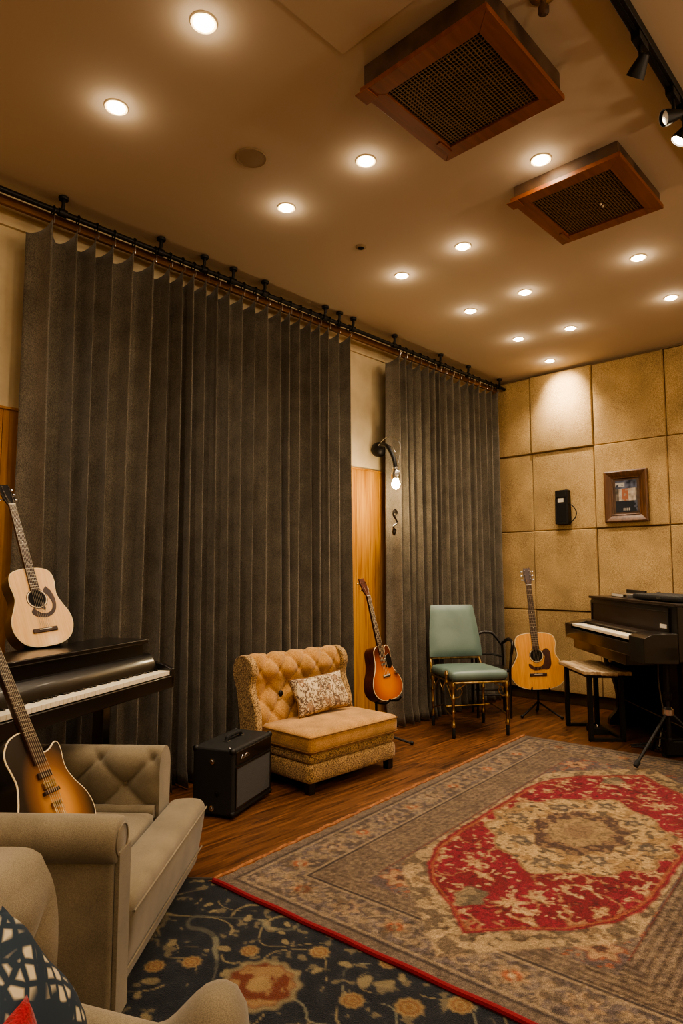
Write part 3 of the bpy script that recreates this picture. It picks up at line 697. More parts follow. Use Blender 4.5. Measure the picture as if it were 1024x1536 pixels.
    rr = np.sqrt((fu / .27) ** 2 + (fv / .20) ** 2) * (1 + .07 * np.cos(np.arctan2(V - CV, U - CU) * 10)) + (n1 - .5) * .18
    put(sm(1 - rr, .06), C(92, 66, 54)); put(sm(1 - rr, .06) * sm(n4 - .56, .05), C(160, 124, 84), .7); put(sm(.68 - rr, .06), C(168, 136, 90)); put(sm(.66 - rr, .06) * sm(n2 - .55, .1), C(120, 98, 68), .7)
    put(sm(.30 - rr, .06), C(140, 108, 76), .8)
    A *= (.80 + .30 * n3)[..., None] * (.62 + .76 * fbm(U * 150, V * 150, 51, 1))[..., None]
    g_ = A.mean(-1, keepdims=True); return (A * .88 + g_ * .12) * .66
M['rug'] = vcol_mat('wool pile', 420, 1, 1.0, .6)
rz = math.atan2(.23, 2.907)
zr = lambda U, V: .012 + .002 * fbm(U * 3, V * 3, 77) + .004 * np.exp(-((V - 1.9) / .1) ** 2) * 0
rug = grid_rug('area_rug', 2.92, 1.86, .0062, red_rug, zr, M['rug'], (1.581, 2.188, 0), rz)
tag(rug, 'large red and cream oriental rug with a central medallion', 'rug')
M['redbind'] = mat('crimson binding', srgb(118, 14, 30), .9, bump=(300, .6)); M['selv'] = mat('orange selvage', srgb(150, 98, 58), .9, bump=(200, .8), var=(40, srgb(112, 68, 40)))
bm = NB(); tube(bm, [(-.006, -1.86 * k / 60, .012 + .0015 * math.sin(k * .7)) for k in range(61)], .011, 8); obj('red_binding', bm, M['redbind'], rug)
bm = NB(); tube(bm, [(2.92 * k / 90, .006 + .005 * math.sin(k * 1.9) * math.sin(k * .37), .010 + .002 * math.sin(k * 1.3)) for k in range(91)], [.010 + .005 * random.random() for k in range(91)], 7)
for k in range(70):
    x = random.random() * 2.9; y = .012; tube(bm, [(x, y - .01, .011), (x + random.uniform(-.02, .02), y + random.uniform(.01, .028), .005)], .003, 5)
obj('selvage', bm, M['selv'], rug)

def navy(U, V):
    A = np.zeros(U.shape + (3,)); n1 = fbm(U * 26, V * 26, 101); n2 = fbm(U * 70, V * 70, 105)
    def put(mask, col, k=1.0): 
        m = np.clip(mask, 0, 1)[..., None] * k; A[:] = A * (1 - m) + np.broadcast_to(col, A.shape) * m
    def sm(x, w): return np.clip(.5 + x / w, 0, 1)
    put(np.ones_like(U), C(26, 30, 38)); put(sm(n1 - .5, .3), C(36, 40, 46), .6)
    tan = C(130, 116, 86); gold = C(142, 118, 80)
    # curling vines: level sets of smooth noise, broken up
    f1 = fbm(U * 5.5, V * 5.5, 120, 1); f2 = fbm(U * 6.5 + 9, V * 6.5 + 3, 130, 1)
    br = sm(fbm(U * 9, V * 9, 140, 1) - .48, .06)
    put(sm(.013 - np.abs(f1 - .5), .006) * br, tan, .85); put(sm(.012 - np.abs(f2 - .62), .006) * (1 - br * .6), C(120, 116, 96), .8); put(sm(.012 - np.abs(f2 - .36), .006) * br, tan, .7)
    f3 = fbm(U * 8 + 31, V * 8 + 12, 150, 1); put(sm(.016 - np.abs(f3 - .44), .008) * sm(fbm(U * 13, V * 13, 160, 1) - .55, .06), tan, .85); put(sm(n1 - .70, .03), tan, .5)
    rs = np.random.RandomState(8); pts = []
    tries = 0
    while len(pts) < 330 and tries < 9000:
        tries += 1; a, b, t = rs.rand() * 2.6, rs.rand() * 2.0, rs.rand() ** 2.6
        R = .011 + .034 * t
        if all((a - p[0]) ** 2 + (b - p[1]) ** 2 > (R + p[2] + .022) ** 2 for p in pts): pts.append((a, b, R, rs.rand() * 6))
    for a, b, R, s in pts:
        i0, i1 = int(max(0, (a - .1) / .0062)), int((a + .1) / .0062); j0, j1 = int(max(0, (b - .1) / .0062)), int((b + .1) / .0062)
        u, v = U[i0:i1, j0:j1], V[i0:i1, j0:j1]; 
        if u.size == 0: continue
        du, dv = u - a, v - b; an = np.arctan2(dv, du); el = 1 if R > .028 else 1.7
        x = du * math.cos(s) + dv * math.sin(s); y = -du * math.sin(s) + dv * math.cos(s)
        rr = np.sqrt((x / el ** .5) ** 2 + (y * el ** .5) ** 2) / (R * (1 + (.07 if R > .028 else .1) * np.cos((9 if R > .028 else 3) * an + s)))
        B = A[i0:i1, j0:j1]
        def p2(mask, col, k=1.0):
            m = np.clip(mask, 0, 1)[..., None] * k; B[:] = B * (1 - m) + np.broadcast_to(col, B.shape) * m
        p2(sm(1 - rr, .25), gold if R > .028 else tan, .92)
        if R > .028: p2(sm(.12 - np.abs(rr - .62), .1), C(110, 66, 36), .7); p2(sm(.3 - rr, .15), C(120, 84, 50), .8)
    for (a, b) in ((1.353, .642), (1.95, 1.3)):
        f = np.sqrt((U - a) ** 2 + (V - b) ** 2) / (.12 * (1 + .05 * np.cos(12 * np.arctan2(V - b, U - a)))); put(sm(1 - f, .1), tan, .8); put(sm(.84 - f, .1), C(104, 52, 36)); put(sm(.8 - f, .1) * sm(n1 - .5, .06), gold, .7); put(sm(.3 - f, .1), gold, .8)
    A *= (.8 + .4 * n1)[..., None]
    return A * .8
M['navy'] = vcol_mat('navy pile', 330, 1, 1.0, .4)
nvx = math.atan2(-.75, .66)
# long axis along the sofas' facing direction; origin is the far back corner
nr = grid_rug('floor_rug', 2.6, 2.0, .0062, navy, lambda U, V: .0062 + 0 * U, M['navy'], (1.545 - .66 * 1.0, 2.255 + .75 * 1.0, 0), nvx)
tag(nr, 'dark navy rug with gold floral vines under the sofas and the red rug', 'rug')
bm = NB(); tube(bm, [(2.6 * k / 30, .003, .006) for k in range(31)], .006, 8); obj('edge_binding', bm, mat('grey edge', srgb(60, 54, 48), .9, bump=(200, .4)), nr)

# ------------------------------------------------------------------ guitars
def basis(loc, up, face, scale=1):
    z = Vector(up).normalized(); y = -Vector(face); y = (y - z * y.dot(z)).normalized(); x = y.cross(z)
    m = Matrix((x, y, z)).transposed().to_4x4()
    return Matrix.Translation(loc) @ m @ Matrix.Scale(scale, 4)

def guitar(name, label, cat_group, mw, top, side, left, right, bl=.50, th=.10, neck_l=.44, hole=.30, pick='teardrop', bridge_z=.135, electric=False, strings=6, headmat=None, wsc=1.0, neckw=.021, peg='chrome', boardmat=None):
    """local: x across, z up the body from its bottom, front face towards -y. left/right: (z, halfwidth) outlines"""
    g = thing(name, label, 'guitar', group=cat_group, mat=mw)
    L_ = spline([(-w * wsc, z, 0) for z, w in left], 6); R_ = spline([(w * wsc, z, 0) for z, w in right], 6)
    out = [(p.x, p.y) for p in L_] + [(p.x, p.y) for p in reversed(R_)]
    # drop near-duplicates
    o2 = []
    for p in out:
        if not o2 or (p[0] - o2[-1][0]) ** 2 + (p[1] - o2[-1][1]) ** 2 > 9e-6: o2.append(p)
    if (o2[0][0] - o2[-1][0]) ** 2 + (o2[0][1] - o2[-1][1]) ** 2 < 9e-6: o2.pop()
    def off(pts, d):
        n = len(pts); r = []
        for i, p in enumerate(pts):
            a, b = pts[i - 1], pts[(i + 1) % n]; tx, ty = b[0] - a[0], b[1] - a[1]; l = math.hypot(tx, ty) or 1
            r.append((p[0] - ty / l * d * SG, p[1] + tx / l * d * SG))
        return r
    area = sum(o2[i - 1][0] * p[1] - p[0] * o2[i - 1][1] for i, p in enumerate(o2)); SG = 1 if area > 0 else -1
    bm = NB(); prism(bm, o2, 0, th, 'y'); obj('body', bm, side, g, bevel=.006, seg=3)
    bm = NB(); prism(bm, off(o2, .005), -.004, .001, 'y'); obj('soundboard', bm, top, g)
    # binding strip around the top
    bm = NB(); tube(bm, [(a, -.0005, b) for a, b in off(o2, .0025)], .0034, 6, closed=True); obj('binding', bm, M['binding'], g)
    def disc(r0, r1, cz, y, m, nm, cx=0):
        b_ = NB(); n = 36; A = [b_.verts.new((cx + r1 * math.cos(a), y, cz + r1 * math.sin(a))) for a in [2 * PI * k / n for k in range(n)]]
        if r0 > 0:
            B = [b_.verts.new((cx + r0 * math.cos(a), y, cz + r0 * math.sin(a))) for a in [2 * PI * k / n for k in range(n)]]
            for k in range(n): b_.faces.new((A[k], B[k], B[(k + 1) % n], A[(k + 1) % n]))
        else: b_.faces.new(A)
        r_ = bmesh.ops.extrude_face_region(b_, geom=b_.faces[:]); 
        for v in [e for e in r_['geom'] if isinstance(e, bmesh.types.BMVert)]: v.co.y += .001
        return obj(nm, b_, m, g)
    if hole and not electric:
        disc(0, .050, hole, -.0052, M['void'], 'soundhole'); disc(.050, .064, hole, -.0056, M['rosewood'], 'rosette'); disc(.055, .060, hole, -.0062, M['binding'], 'rosette_ring')
    if pick == 'teardrop':
        ps = spline([(.040, hole + .035, 0), (.072, hole + .06, 0), (.098, hole + .03, 0), (.10, hole - .03, 0), (.098, hole - .085, 0), (.075, hole - .125, 0), (.035, hole - .125, 0), (-.02, hole - .13, 0), (-.055, hole - .105, 0), (-.06, hole - .075, 0), (-.045, hole - .075, 0), (-.02, hole - .10, 0), (.03, hole - .095, 0), (.048, hole - .06, 0), (.058, hole - .01, 0)], 4)
        bm = NB(); prism(bm, [(p.x * wsc, p.y) for p in ps], -.0062, -.0042, 'y'); obj('pickguard', bm, M['pick'], g)
    if pick == 'swirl':
        ps = spline([(.075, hole + .075, 0), (.05, hole + .045, 0), (.075, hole + .01, 0), (.09, hole - .04, 0), (.07, hole - .085, 0), (.02, hole - .098, 0), (-.02, hole - .075, 0), (-.035, hole - .055, 0), (-.055, hole - .085, 0), (-.02, hole - .115, 0), (.05, hole - .120, 0), (.10, hole - .085, 0), (.115, hole - .02, 0), (.10, hole + .045, 0)], 4)
        bm = NB(); prism(bm, [(p.x * wsc, p.y) for p in ps], -.0062, -.0042, 'y'); obj('pickguard', bm, M['rosewood'], g)
        bm = NB(); ps = spline([(.02, hole - .07, 0), (.012, hole - .05, 0), (.022, hole - .025, 0), (.035, hole - .045, 0), (.035, hole - .075, 0), (.02, hole - .07, 0)], 4)
        prism(bm, [(p.x, p.y) for p in ps[:-1]], -.0062, -.0042, 'y'); obj('inlay', bm, M['rosewood'], g)
    if pick == 'electric':
        ps = [(.03, .36), (.085, .385), (.105, .34), (.10, .28), (.075, .255), (.02, .27)]
        bm = NB(); prism(bm, ps, -.009, -.0042, 'y'); obj('pickguard', bm, M['black'], g, bevel=.003)
        bm = NB()
        for zc in (.30, .335, .37): box(bm, -.034, .034, -.0115, -.0042, zc - .010, zc + .010)
        obj('pickups', bm, M['chrome'], g, bevel=.002)
        bm = NB(); lathe(bm, [(.016, 0), (.017, .012), (.013, .02)], (.115, -.005, .215), 16, M=Matrix.Rotation(PI / 2, 3, 'X')); lathe(bm, [(.011, 0), (.012, .018), (.009, .024)], (.135, -.005, .20), 14, M=Matrix.Rotation(PI / 2, 3, 'X'))
        obj('control_knob', bm, M['chrome'], g)
    # bridge
    if pick == 'archtop':
        bm = NB(); box(bm, -.042, .042, -.02, -.004, .235, .25); box(bm, -.036, .036, -.016, -.004, .30, .325); obj('bridge', bm, M['rosewood'], g, bevel=.003)
        bm = NB(); box(bm, -.03, .03, -.018, -.004, .255, .285); obj('pickup', bm, M['brass'], g, bevel=.003)
        bm = NB(); tube(bm, [(-.014, -.006, .04), (-.018, -.012, .13), (-.02, -.018, .2)], .002, 5); tube(bm, [(.014, -.006, .04), (.018, -.012, .13), (.02, -.018, .2)], .002, 5); box(bm, -.022, .022, -.018, -.006, .18, .20); obj('tailpiece', bm, M['brass'], g)
        for sx in (-1,):
            ps = spline([(sx * .125, .19, 0), (sx * .115, .165, 0), (sx * .118, .13, 0), (sx * .13, .105, 0), (sx * .138, .12, 0), (sx * .138, .165, 0), (sx * .125, .19, 0)], 4)[:-1]
            bm = NB(); prism(bm, [(p.x, p.y) for p in ps], -.0062, -.0042, 'y'); obj('sound_slot', bm, M['void'], g)
    else:
        bm = NB(); box(bm, -.075 if not electric else -.04, .075 if not electric else .05, -.012, -.004, bridge_z - .013, bridge_z + .013); obj('bridge', bm, M['rosewood'] if not electric else M['chrome'], g, bevel=.004)
        bm = NB(); box(bm, -.036, .036, -.016, -.011, bridge_z + .002, bridge_z + .006); obj('saddle', bm, M['ivory'], g)
    nt_ = bl + neck_l; fb0 = (hole + .052 if not electric else hole) 
    y0 = -.012
    # fretboard, neck
    bm = NB(); w0, w1 = neckw * 1.32, neckw
    def slab(b, za, zb, wa, wb, ya, yb):
        v = [b.verts.new(p) for p in ((-wa, ya, za), (wa, ya, za), (wb, ya, zb), (-wb, ya, zb), (-wa, yb, za), (wa, yb, za), (wb, yb, zb), (-wb, yb, zb))]
        for q in ((0, 1, 2, 3), (7, 6, 5, 4), (0, 4, 5, 1), (1, 5, 6, 2), (2, 6, 7, 3), (3, 7, 4, 0)): b.faces.new([v[i] for i in q])
    slab(bm, fb0, nt_, w0, w1, y0 - .003, -.004); obj('fretboard', bm, boardmat or M['rosewood'], g)
    bm = NB(); prof = []; n = 10
    A, B = [], []
    for k in range(n + 1):
        a = PI * k / n; A.append(bm.verts.new((-w0 * math.cos(a), -.0045 + .028 * math.sin(a), bl - .02))); B.append(bm.verts.new((-w1 * math.cos(a), -.0045 + .019 * math.sin(a), nt_ + .005)))
    for k in range(n): bm.faces.new((A[k], A[k + 1], B[k + 1], B[k]))
    bm.faces.new(A); bm.faces.new(B[::-1]); bm.faces.new((A[0], B[0], B[n], A[n]))
    obj('neck', bm, M['mahog'] if side != M['darkside'] else M['rosewood'], g)
    Ls = nt_ - bridge_z
    for k in range(1, 21):
        z = nt_ - Ls * (1 - 2 ** (-k / 12))
        if z < fb0 + .005: break
        t = (nt_ - z) / (nt_ - fb0); w = w1 + (w0 - w1) * t; bm = NB(); box(bm, -w, w, y0 - .0045, y0 - .002, z - .0011, z + .0011); obj('fret', bm, M['fret'], g)
    bm = NB()
    for k in (3, 5, 7, 9, 12):
        z = nt_ - Ls * (1 - 2 ** (-(k - .5) / 12)); sph(bm, (0, y0 - .003, z), .0035, (1, .3, 1), 8)
    obj('dot_inlays', bm, M['ivory'], g)
    # headstock (tilts back)
    Rh = Matrix.Translation((0, y0, nt_)) @ Matrix.Rotation(math.radians(-13), 4, 'X')
    def xf(b):
        for v in b.verts: v.co = Rh @ v.co
        return b
    hp = [(-w1, 0), (-.030, .035), (-.036, .05), (-.034, .15), (-.026, .172), (-.010, .164), (0, .170), (.010, .164), (.026, .172), (.034, .15), (.036, .05), (.030, .035), (w1, 0)]
    bm = NB(); prism(bm, hp, 0, .014, 'y'); obj('headstock', xf(bm), headmat or M['rosewood'], g, bevel=.002)
    bm = NB(); box(bm, -w1, w1, -.006, .004, -.003, .003); obj('nut', xf(bm), M['ivory'], g)
    for sx in (-1, 1):
        for k in range(3 if strings == 6 else 2):
            z = .055 + .042 * k if strings == 6 else .065 + .06 * k; bm = NB()
            lathe(bm, [(.0035, -.014), (.0035, .002)], (sx * .022, 0, z), 8, M=Matrix.Rotation(-PI / 2, 3, 'X'))
            tube(bm, [(sx * .030, .018, z), (sx * .046, .018, z)], .003, 6); sph(bm, (sx * .052, .018, z), .0095, (.85, .5, 1), 10); box(bm, sx * .026 - .008, sx * .026 + .008, .014, .022, z - .009, z + .009)
            obj('tuning_peg', xf(bm), M[peg], g)
    for k in range(strings):
        t = (k / (strings - 1) - .5) * 2; bm = NB(); zb_ = (.245 if pick == 'archtop' else bridge_z); yb_ = -.021 if pick == 'archtop' else -.017
        pts = [(t * .028, yb_, zb_), (t * w1 * .82, y0 - .0065, nt_)]
        if pick == 'archtop': pts = [(t * .018, -.014, .05)] + pts
        tube(bm, pts, .0009 if strings == 6 else .0014, 5)
        e = Rh @ Vector((math.copysign(.022, t), -.010, (.055 + .042 * (2 - abs(abs(t) * 2.5 - 2.5) ) if strings == 6 else .09)))
        tube(bm, [(t * w1 * .82, y0 - .0065, nt_), tuple(e)], .0008, 4)
        obj('string', bm, M['fret'], g)
    return g
dread = [(0, 0), (.004, .075), (.03, .140), (.075, .178), (.13, .195), (.19, .188), (.25, .160), (.305, .138), (.35, .138), (.40, .146), (.45, .140), (.482, .118), (.498, .075), (.503, .025), (.503, 0)]
# 1 on the black piano
b1 = Vector((1.175, 2.835, .893)); h1 = Vector((1.075, 3.165, 1.625)); 
GF = .875
guitar('acoustic_guitar', 'pale topped acoustic guitar with dark sides standing on the black piano', None, basis(b1, h1 - b1, (.10, -1, 0), (h1 - b1).length / 1.12), M['spruce'], M['darkside'], dread, dread, th=.105, pick='swirl', headmat=M['black'], bridge_z=.10, wsc=.94)
# 4 by the felt wall
b4 = Vector((5.206, 2.655, .225)); h4 = Vector((5.281, 2.79, 1.265))
guitar('acoustic_guitar', 'honey coloured acoustic guitar with dark pickguard on a stand by the felt wall', None, basis(b4, h4 - b4, (-.80, -.55, 0), (h4 - b4).length / 1.12), M['amber'], M['mahog'], dread, dread, th=.11, headmat=M['rosewood'], wsc=1.24, bridge_z=.13, neckw=.024)
# 3 between the curtains: single cutaway, amber burst
M['burst_amber'] = burst_mat('amber burst', srgb(200, 118, 44), srgb(168, 84, 26), srgb(84, 34, 12), .15, .22, .26)
lp_l = [(0, 0), (.004, .07), (.03, .125), (.075, .158), (.13, .165), (.19, .148), (.25, .115), (.31, .092), (.37, .085), (.42, .075), (.45, .05), (.46, .02), (.46, 0)]
lp_r = [(0, 0), (.004, .07), (.03, .125), (.075, .158), (.13, .165), (.19, .145), (.25, .105), (.30, .092), (.35, .100), (.40, .108), (.44, .098), (.455, .075), (.44, .05), (.40, .04), (.385, .022), (.385, 0)]
b3 = Vector((3.57, 2.93, .33)); h3 = Vector((3.514, 3.135, 1.165))
guitar('cutaway_guitar', 'orange brown cutaway guitar on a stand between the two curtains', None, basis(b3, h3 - b3, (-.05, -1, 0), (h3 - b3).length / 1.06), M['burst_amber'], M['mahog'], lp_l, lp_r, bl=.46, wsc=1.08, th=.12, neck_l=.44, hole=.36, pick='electric', bridge_z=.20, electric=True, strings=4, headmat=M['mahog'], peg='brass', neckw=.02)
# 2 on the armchair: sunburst archtop with cutaway
M['burst_dark'] = burst_mat('dark burst', srgb(196, 138, 70), srgb(120, 78, 44), srgb(26, 17, 12), .19, .17, .25, .03)
ar_l = [(0, 0), (.004, .08), (.03, .150), (.075, .190), (.13, .205), (.19, .195), (.25, .165), (.31, .142), (.36, .145), (.41, .152), (.45, .138), (.485, .10), (.50, .05), (.502, .0)]
ar_r = [(0, 0), (.004, .08), (.03, .150), (.075, .190), (.13, .205), (.19, .192), (.25, .155), (.30, .135), (.34, .136), (.38, .146), (.415, .145), (.425, .125), (.405, .085), (.40, .05), (.43, .028), (.43, 0)]
b2 = Vector((.945, 2.045, .345)); h2 = b2 + Vector((-.14, .262, .53)).normalized() * 1.04
guitar('archtop_guitar', 'dark sunburst cutaway guitar leaning on the seat of the taupe armchair', None, basis(b2, h2 - b2, (.55, -1, .0), .80), M['burst_dark'], M['darkside'], ar_l, ar_r, th=.095, pick='archtop', hole=.36, electric=True, bridge_z=.24, neck_l=.46, headmat=M['black'], peg='brass', neckw=.024)

# guitar stands
def gstand(loc, rz_, h, label, hold=.10):
    t = thing('guitar_stand', label, 'guitar stand', loc, rz_, 'black guitar stands')
    bm = NB(); tube(bm, [(0, .16, .03), (0, .13, h * .6), (0, .135, h + .16)], .009, 8); obj('post', bm, M['blackm'], t)
    for sx in (-1, 1):
        bm = NB(); tube(bm, [(0, .15, .10), (sx * .16, -.06, .012)], .008, 8); sph(bm, (sx * .16, -.06, .014), .014, n=8); obj('leg', bm, M['blackm'], t)
        bm = NB(); tube(bm, spline([(0, .135, h - .02), (sx * .05, .10, h - .03), (sx * .07, .0, h - .02), (sx * .07, -.035, h + .012)], 5), .007, 8); obj('cradle_arm', bm, M['rubber'], t)
    bm = NB(); tube(bm, [(0, .14, .10), (0, .23, .012)], .008, 8); sph(bm, (0, .23, .014), .014, n=8); obj('leg', bm, M['blackm'], t)
gstand((3.575, 2.93, 0), 0.1, .335, 'black guitar stand under the orange brown cutaway guitar')
gstand((5.19, 2.645, 0), -math.radians(55), .235, 'black guitar stand under the honey coloured acoustic guitar')

# ------------------------------------------------------------------ pianos
def keys(t, x0, x1, y0, y1, z, marks=True):
    n = int(round((x1 - x0) / .0236)); w = (x1 - x0) / n
    for name_, mm in (('white_keys', 'ivory'),):
        bm = NB()
        for k in range(n): box(bm, x0 + k * w + .0006, x0 + (k + 1) * w - .0006, y0, y1, z - .02, z)
        obj(name_, bm, M['ivory'], t, bevel=.0012, seg=1)
    for k in range(n - 1):
        if (k % 7) in (0, 1, 3, 4, 5): x = x0 + (k + 1) * w; bm = NB(); box(bm, x - .006, x + .006, y0 + (y1 - y0) * .80, y1 + .01, z, z + .006); obj('black_key', bm, M['black'], t)
ang = math.atan2(.46, .887)
t = thing('upright_piano', 'black upright piano with white key strip beside the curtain, guitar on top', 'piano', (1.79, 2.84, 0), ang)
Lp = 1.42
bm = NB(); box(bm, -Lp, 0, 0, .34, .645, .705); obj('keybed', bm, M['black'], t, bevel=.006)
bm = NB(); prism(bm, [(0, .66), (0, .735), (.04, .755), (.14, .775), (.34, .78), (.34, .66)], -.028, 0, 'x'); obj('cheek_block', bm, M['black'], t, bevel=.004)
bm = NB(); prism(bm, [(0, .66), (0, .735), (.04, .755), (.14, .775), (.34, .78), (.34, .66)], -Lp, -Lp + .028, 'x'); obj('cheek_block', bm, M['black'], t, bevel=.004)
keys(t, -Lp + .03, -.03, .008, .075, .728)
bm = NB(); prism(bm, [(.075, .70), (.075, .738), (.11, .80), (.125, .81), (.34, .81), (.34, .70)], -Lp + .03, -.03, 'x'); obj('fallboard', bm, M['black'], t, bevel=.004)
bm = NB(); box(bm, -Lp - .0, -.09, .12, .34, .80, .862); obj('upper_case', bm, M['black'], t, bevel=.004)
bm = NB(); box(bm, -Lp - .02, -.075, .10, .35, .862, .884); obj('lid', bm, M['black'], t, bevel=.006)
for x in (-.15, -1.38):
    bm = NB(); box(bm, x - .028, x + .028, .27, .33, 0, .65); obj('leg', bm, M['black'], t, bevel=.004)

# black cabinet piano on the right
mw = Matrix.Translation((5.324, 2.242, 0)) @ Matrix(((-.743, .669, 0, 0), (-.669, -.743, 0, 0), (0, 0, 1, 0), (0, 0, 0, 1)))
M['cab'] = mat('cabinet brown black', srgb(34, 24, 18), .38, coat=.2, bump=(14, .05), var=(5, srgb(46, 33, 24)))
t = thing('cabinet_piano', 'dark brown cabinet piano with ivory keys at the right edge', 'piano', mat=mw)
bm = NB(); box(bm, 0, 1.46, 0, .42, .67, 1.0); obj('case', bm, M['black'], t, bevel=.006)
bm = NB(); frame4(bm, .02, 1.37, .80, .985, .022, -.012, .001); obj('panel_frame', bm, M['black'], t, bevel=.002)
bm = NB(); box(bm, .04, 1.35, -.005, .0, .82, .965); obj('front_panel', bm, M['cab'], t)
bm = NB(); box(bm, -.012, 1.475, -.016, .43, 1.0, 1.018); obj('lid', bm, M['cab'], t, bevel=.004)
bm = NB(); box(bm, -.06, 1.46, -.20, 0, .68, .762); obj('keybed', bm, M['black'], t, bevel=.006)
bm = NB(); box(bm, .02, 1.08, -.16, .02, .60, .68); obj('under_rail', bm, M['black'], t, bevel=.004)
bm = NB(); prism(bm, [(-.20, .75), (-.20, .795), (0, .83), (0, .75)], -.06, .10, 'x'); obj('cheek_block', bm, M['black'], t, bevel=.004)
bm = NB(); prism(bm, [(-.205, .66), (-.205, .81), (-.15, .835), (0, .84), (0, .66)], 1.24, 1.46, 'x'); obj('cheek_block', bm, M['black'], t, bevel=.004)
keys(t, .105, 1.235, -.192, -.085, .80)
bm = NB(); box(bm, .10, 1.24, -.083, .0, .75, .825); obj('fallboard', bm, M['cab'], t, bevel=.004)
bm = NB(); box(bm, 1.26, 1.35, -.0155, -.0118, .86, .885); obj('name_plate', bm, M['label'], t, bevel=.001)
bm = NB(); prism(bm, [(p.x, p.y) for p in spline([(.02, .68, 0), (.07, .56, 0), (.12, .40, 0), (.16, .25, 0), (.155, .12, 0), (.10, .05, 0), (.09, .0, 0)], 5)] + [(.40, 0), (.40, .68)], .02, .07, 'x'); obj('side_bracket', bm, M['black'], t)
bm = NB(); box(bm, .07, 1.06, .34, .41, .0, .68); obj('lower_case', bm, M['black'], t, bevel=.005)
bm = NB(); box(bm, .07, 1.06, .31, .34, 0, .06); obj('plinth', bm, M['black'], t, bevel=.005)
bm = NB(); box(bm, 1.40, 1.44, .34, .38, .019, .68); obj('leg', bm, M['black'], t, bevel=.003)
for x in (.35, .7):
    bm = NB(); box(bm, x, x + .04, .325, .341, .06, .68); obj('lower_stile', bm, M['cab'], t)
bm = NB(); sph(bm, (.72, -.13, .588), .016, n=12); tube(bm, [(.72, -.13, .60), (.72, -.13, .62)], .008, 8); obj('knob', bm, M['brass'], t)
bm = NB(); tube(bm, [(.56, -.1, .60), (.565, -.09, .53)], .022, 10); tube(bm, spline([(.62, -.10, .60), (.63, -.1, .57), (.62, -.09, .53)], 4), .005, 6); obj('hanging_lever', bm, M['blackm'], t)
bm = NB(); tube(bm, [(.07, .20, .20), (1.06, .33, .14)], .005, 6); obj('brace_rod', bm, M['cablegrey'], t)

# things on top of it
def on_piano(name, label, cat, lx, ly, z, rot=0, group=None):
    m = mw @ Matrix.Translation((lx, ly, z)) @ Matrix.Rotation(rot, 4, 'Z'); return thing(name, label, cat, mat=m, group=group)
t = on_piano('sound_module', 'slim silver and black device lying on the cabinet piano', 'audio device', .42, .12, 1.0185, -.12)
bm = NB(); box(bm, -.24, .20, -.05, .07, 0, .03); obj('body', bm, M['chrome'], t, bevel=.004)
bm = NB(); box(bm, -.22, .10, -.0515, -.0495, .006, .024); obj('display', bm, M['label'], t); 
bm = NB(); box(bm, -.26, .22, .071, .085, 0, .055); obj('raised_lid', bm, M['blackm'], t, bevel=.004)
bm = NB(); box(bm, .12, .15, -.053, -.049, .008, .022); box(bm, .165, .19, -.053, -.049, .008, .022); obj('button', bm, M['blackm'], t)
t = on_piano('microphone', 'black handheld microphone lying beside the silver device on the piano', 'microphone', .58, .28, 1.0185, -.15)
bm = NB(); tube(bm, [(-.13, 0, .022), (.02, 0, .024)], [.010, .015], 12); obj('handle', bm, M['blackm'], t)
bm = NB(); tube(bm, [(.018, 0, .024), (.03, 0, .025), (.06, 0, .025), (.075, 0, .025)], [.016, .022, .022, .012], 14); obj('grille', bm, M['blackm'], t)
t = on_piano('instrument_case', 'low black case lying on the near end of the cabinet piano', 'case', 1.05, .10, 1.0185)
bm = NB(); gridbox(bm, -.30, .38, -.075, .17, 0, .045, (10, 6, 4), .02); obj('shell', bm, M['tolex'], t)
bm = NB(); box(bm, .1, .16, -.08, -.074, .015, .03); obj('latch', bm, M['chrome'], t)

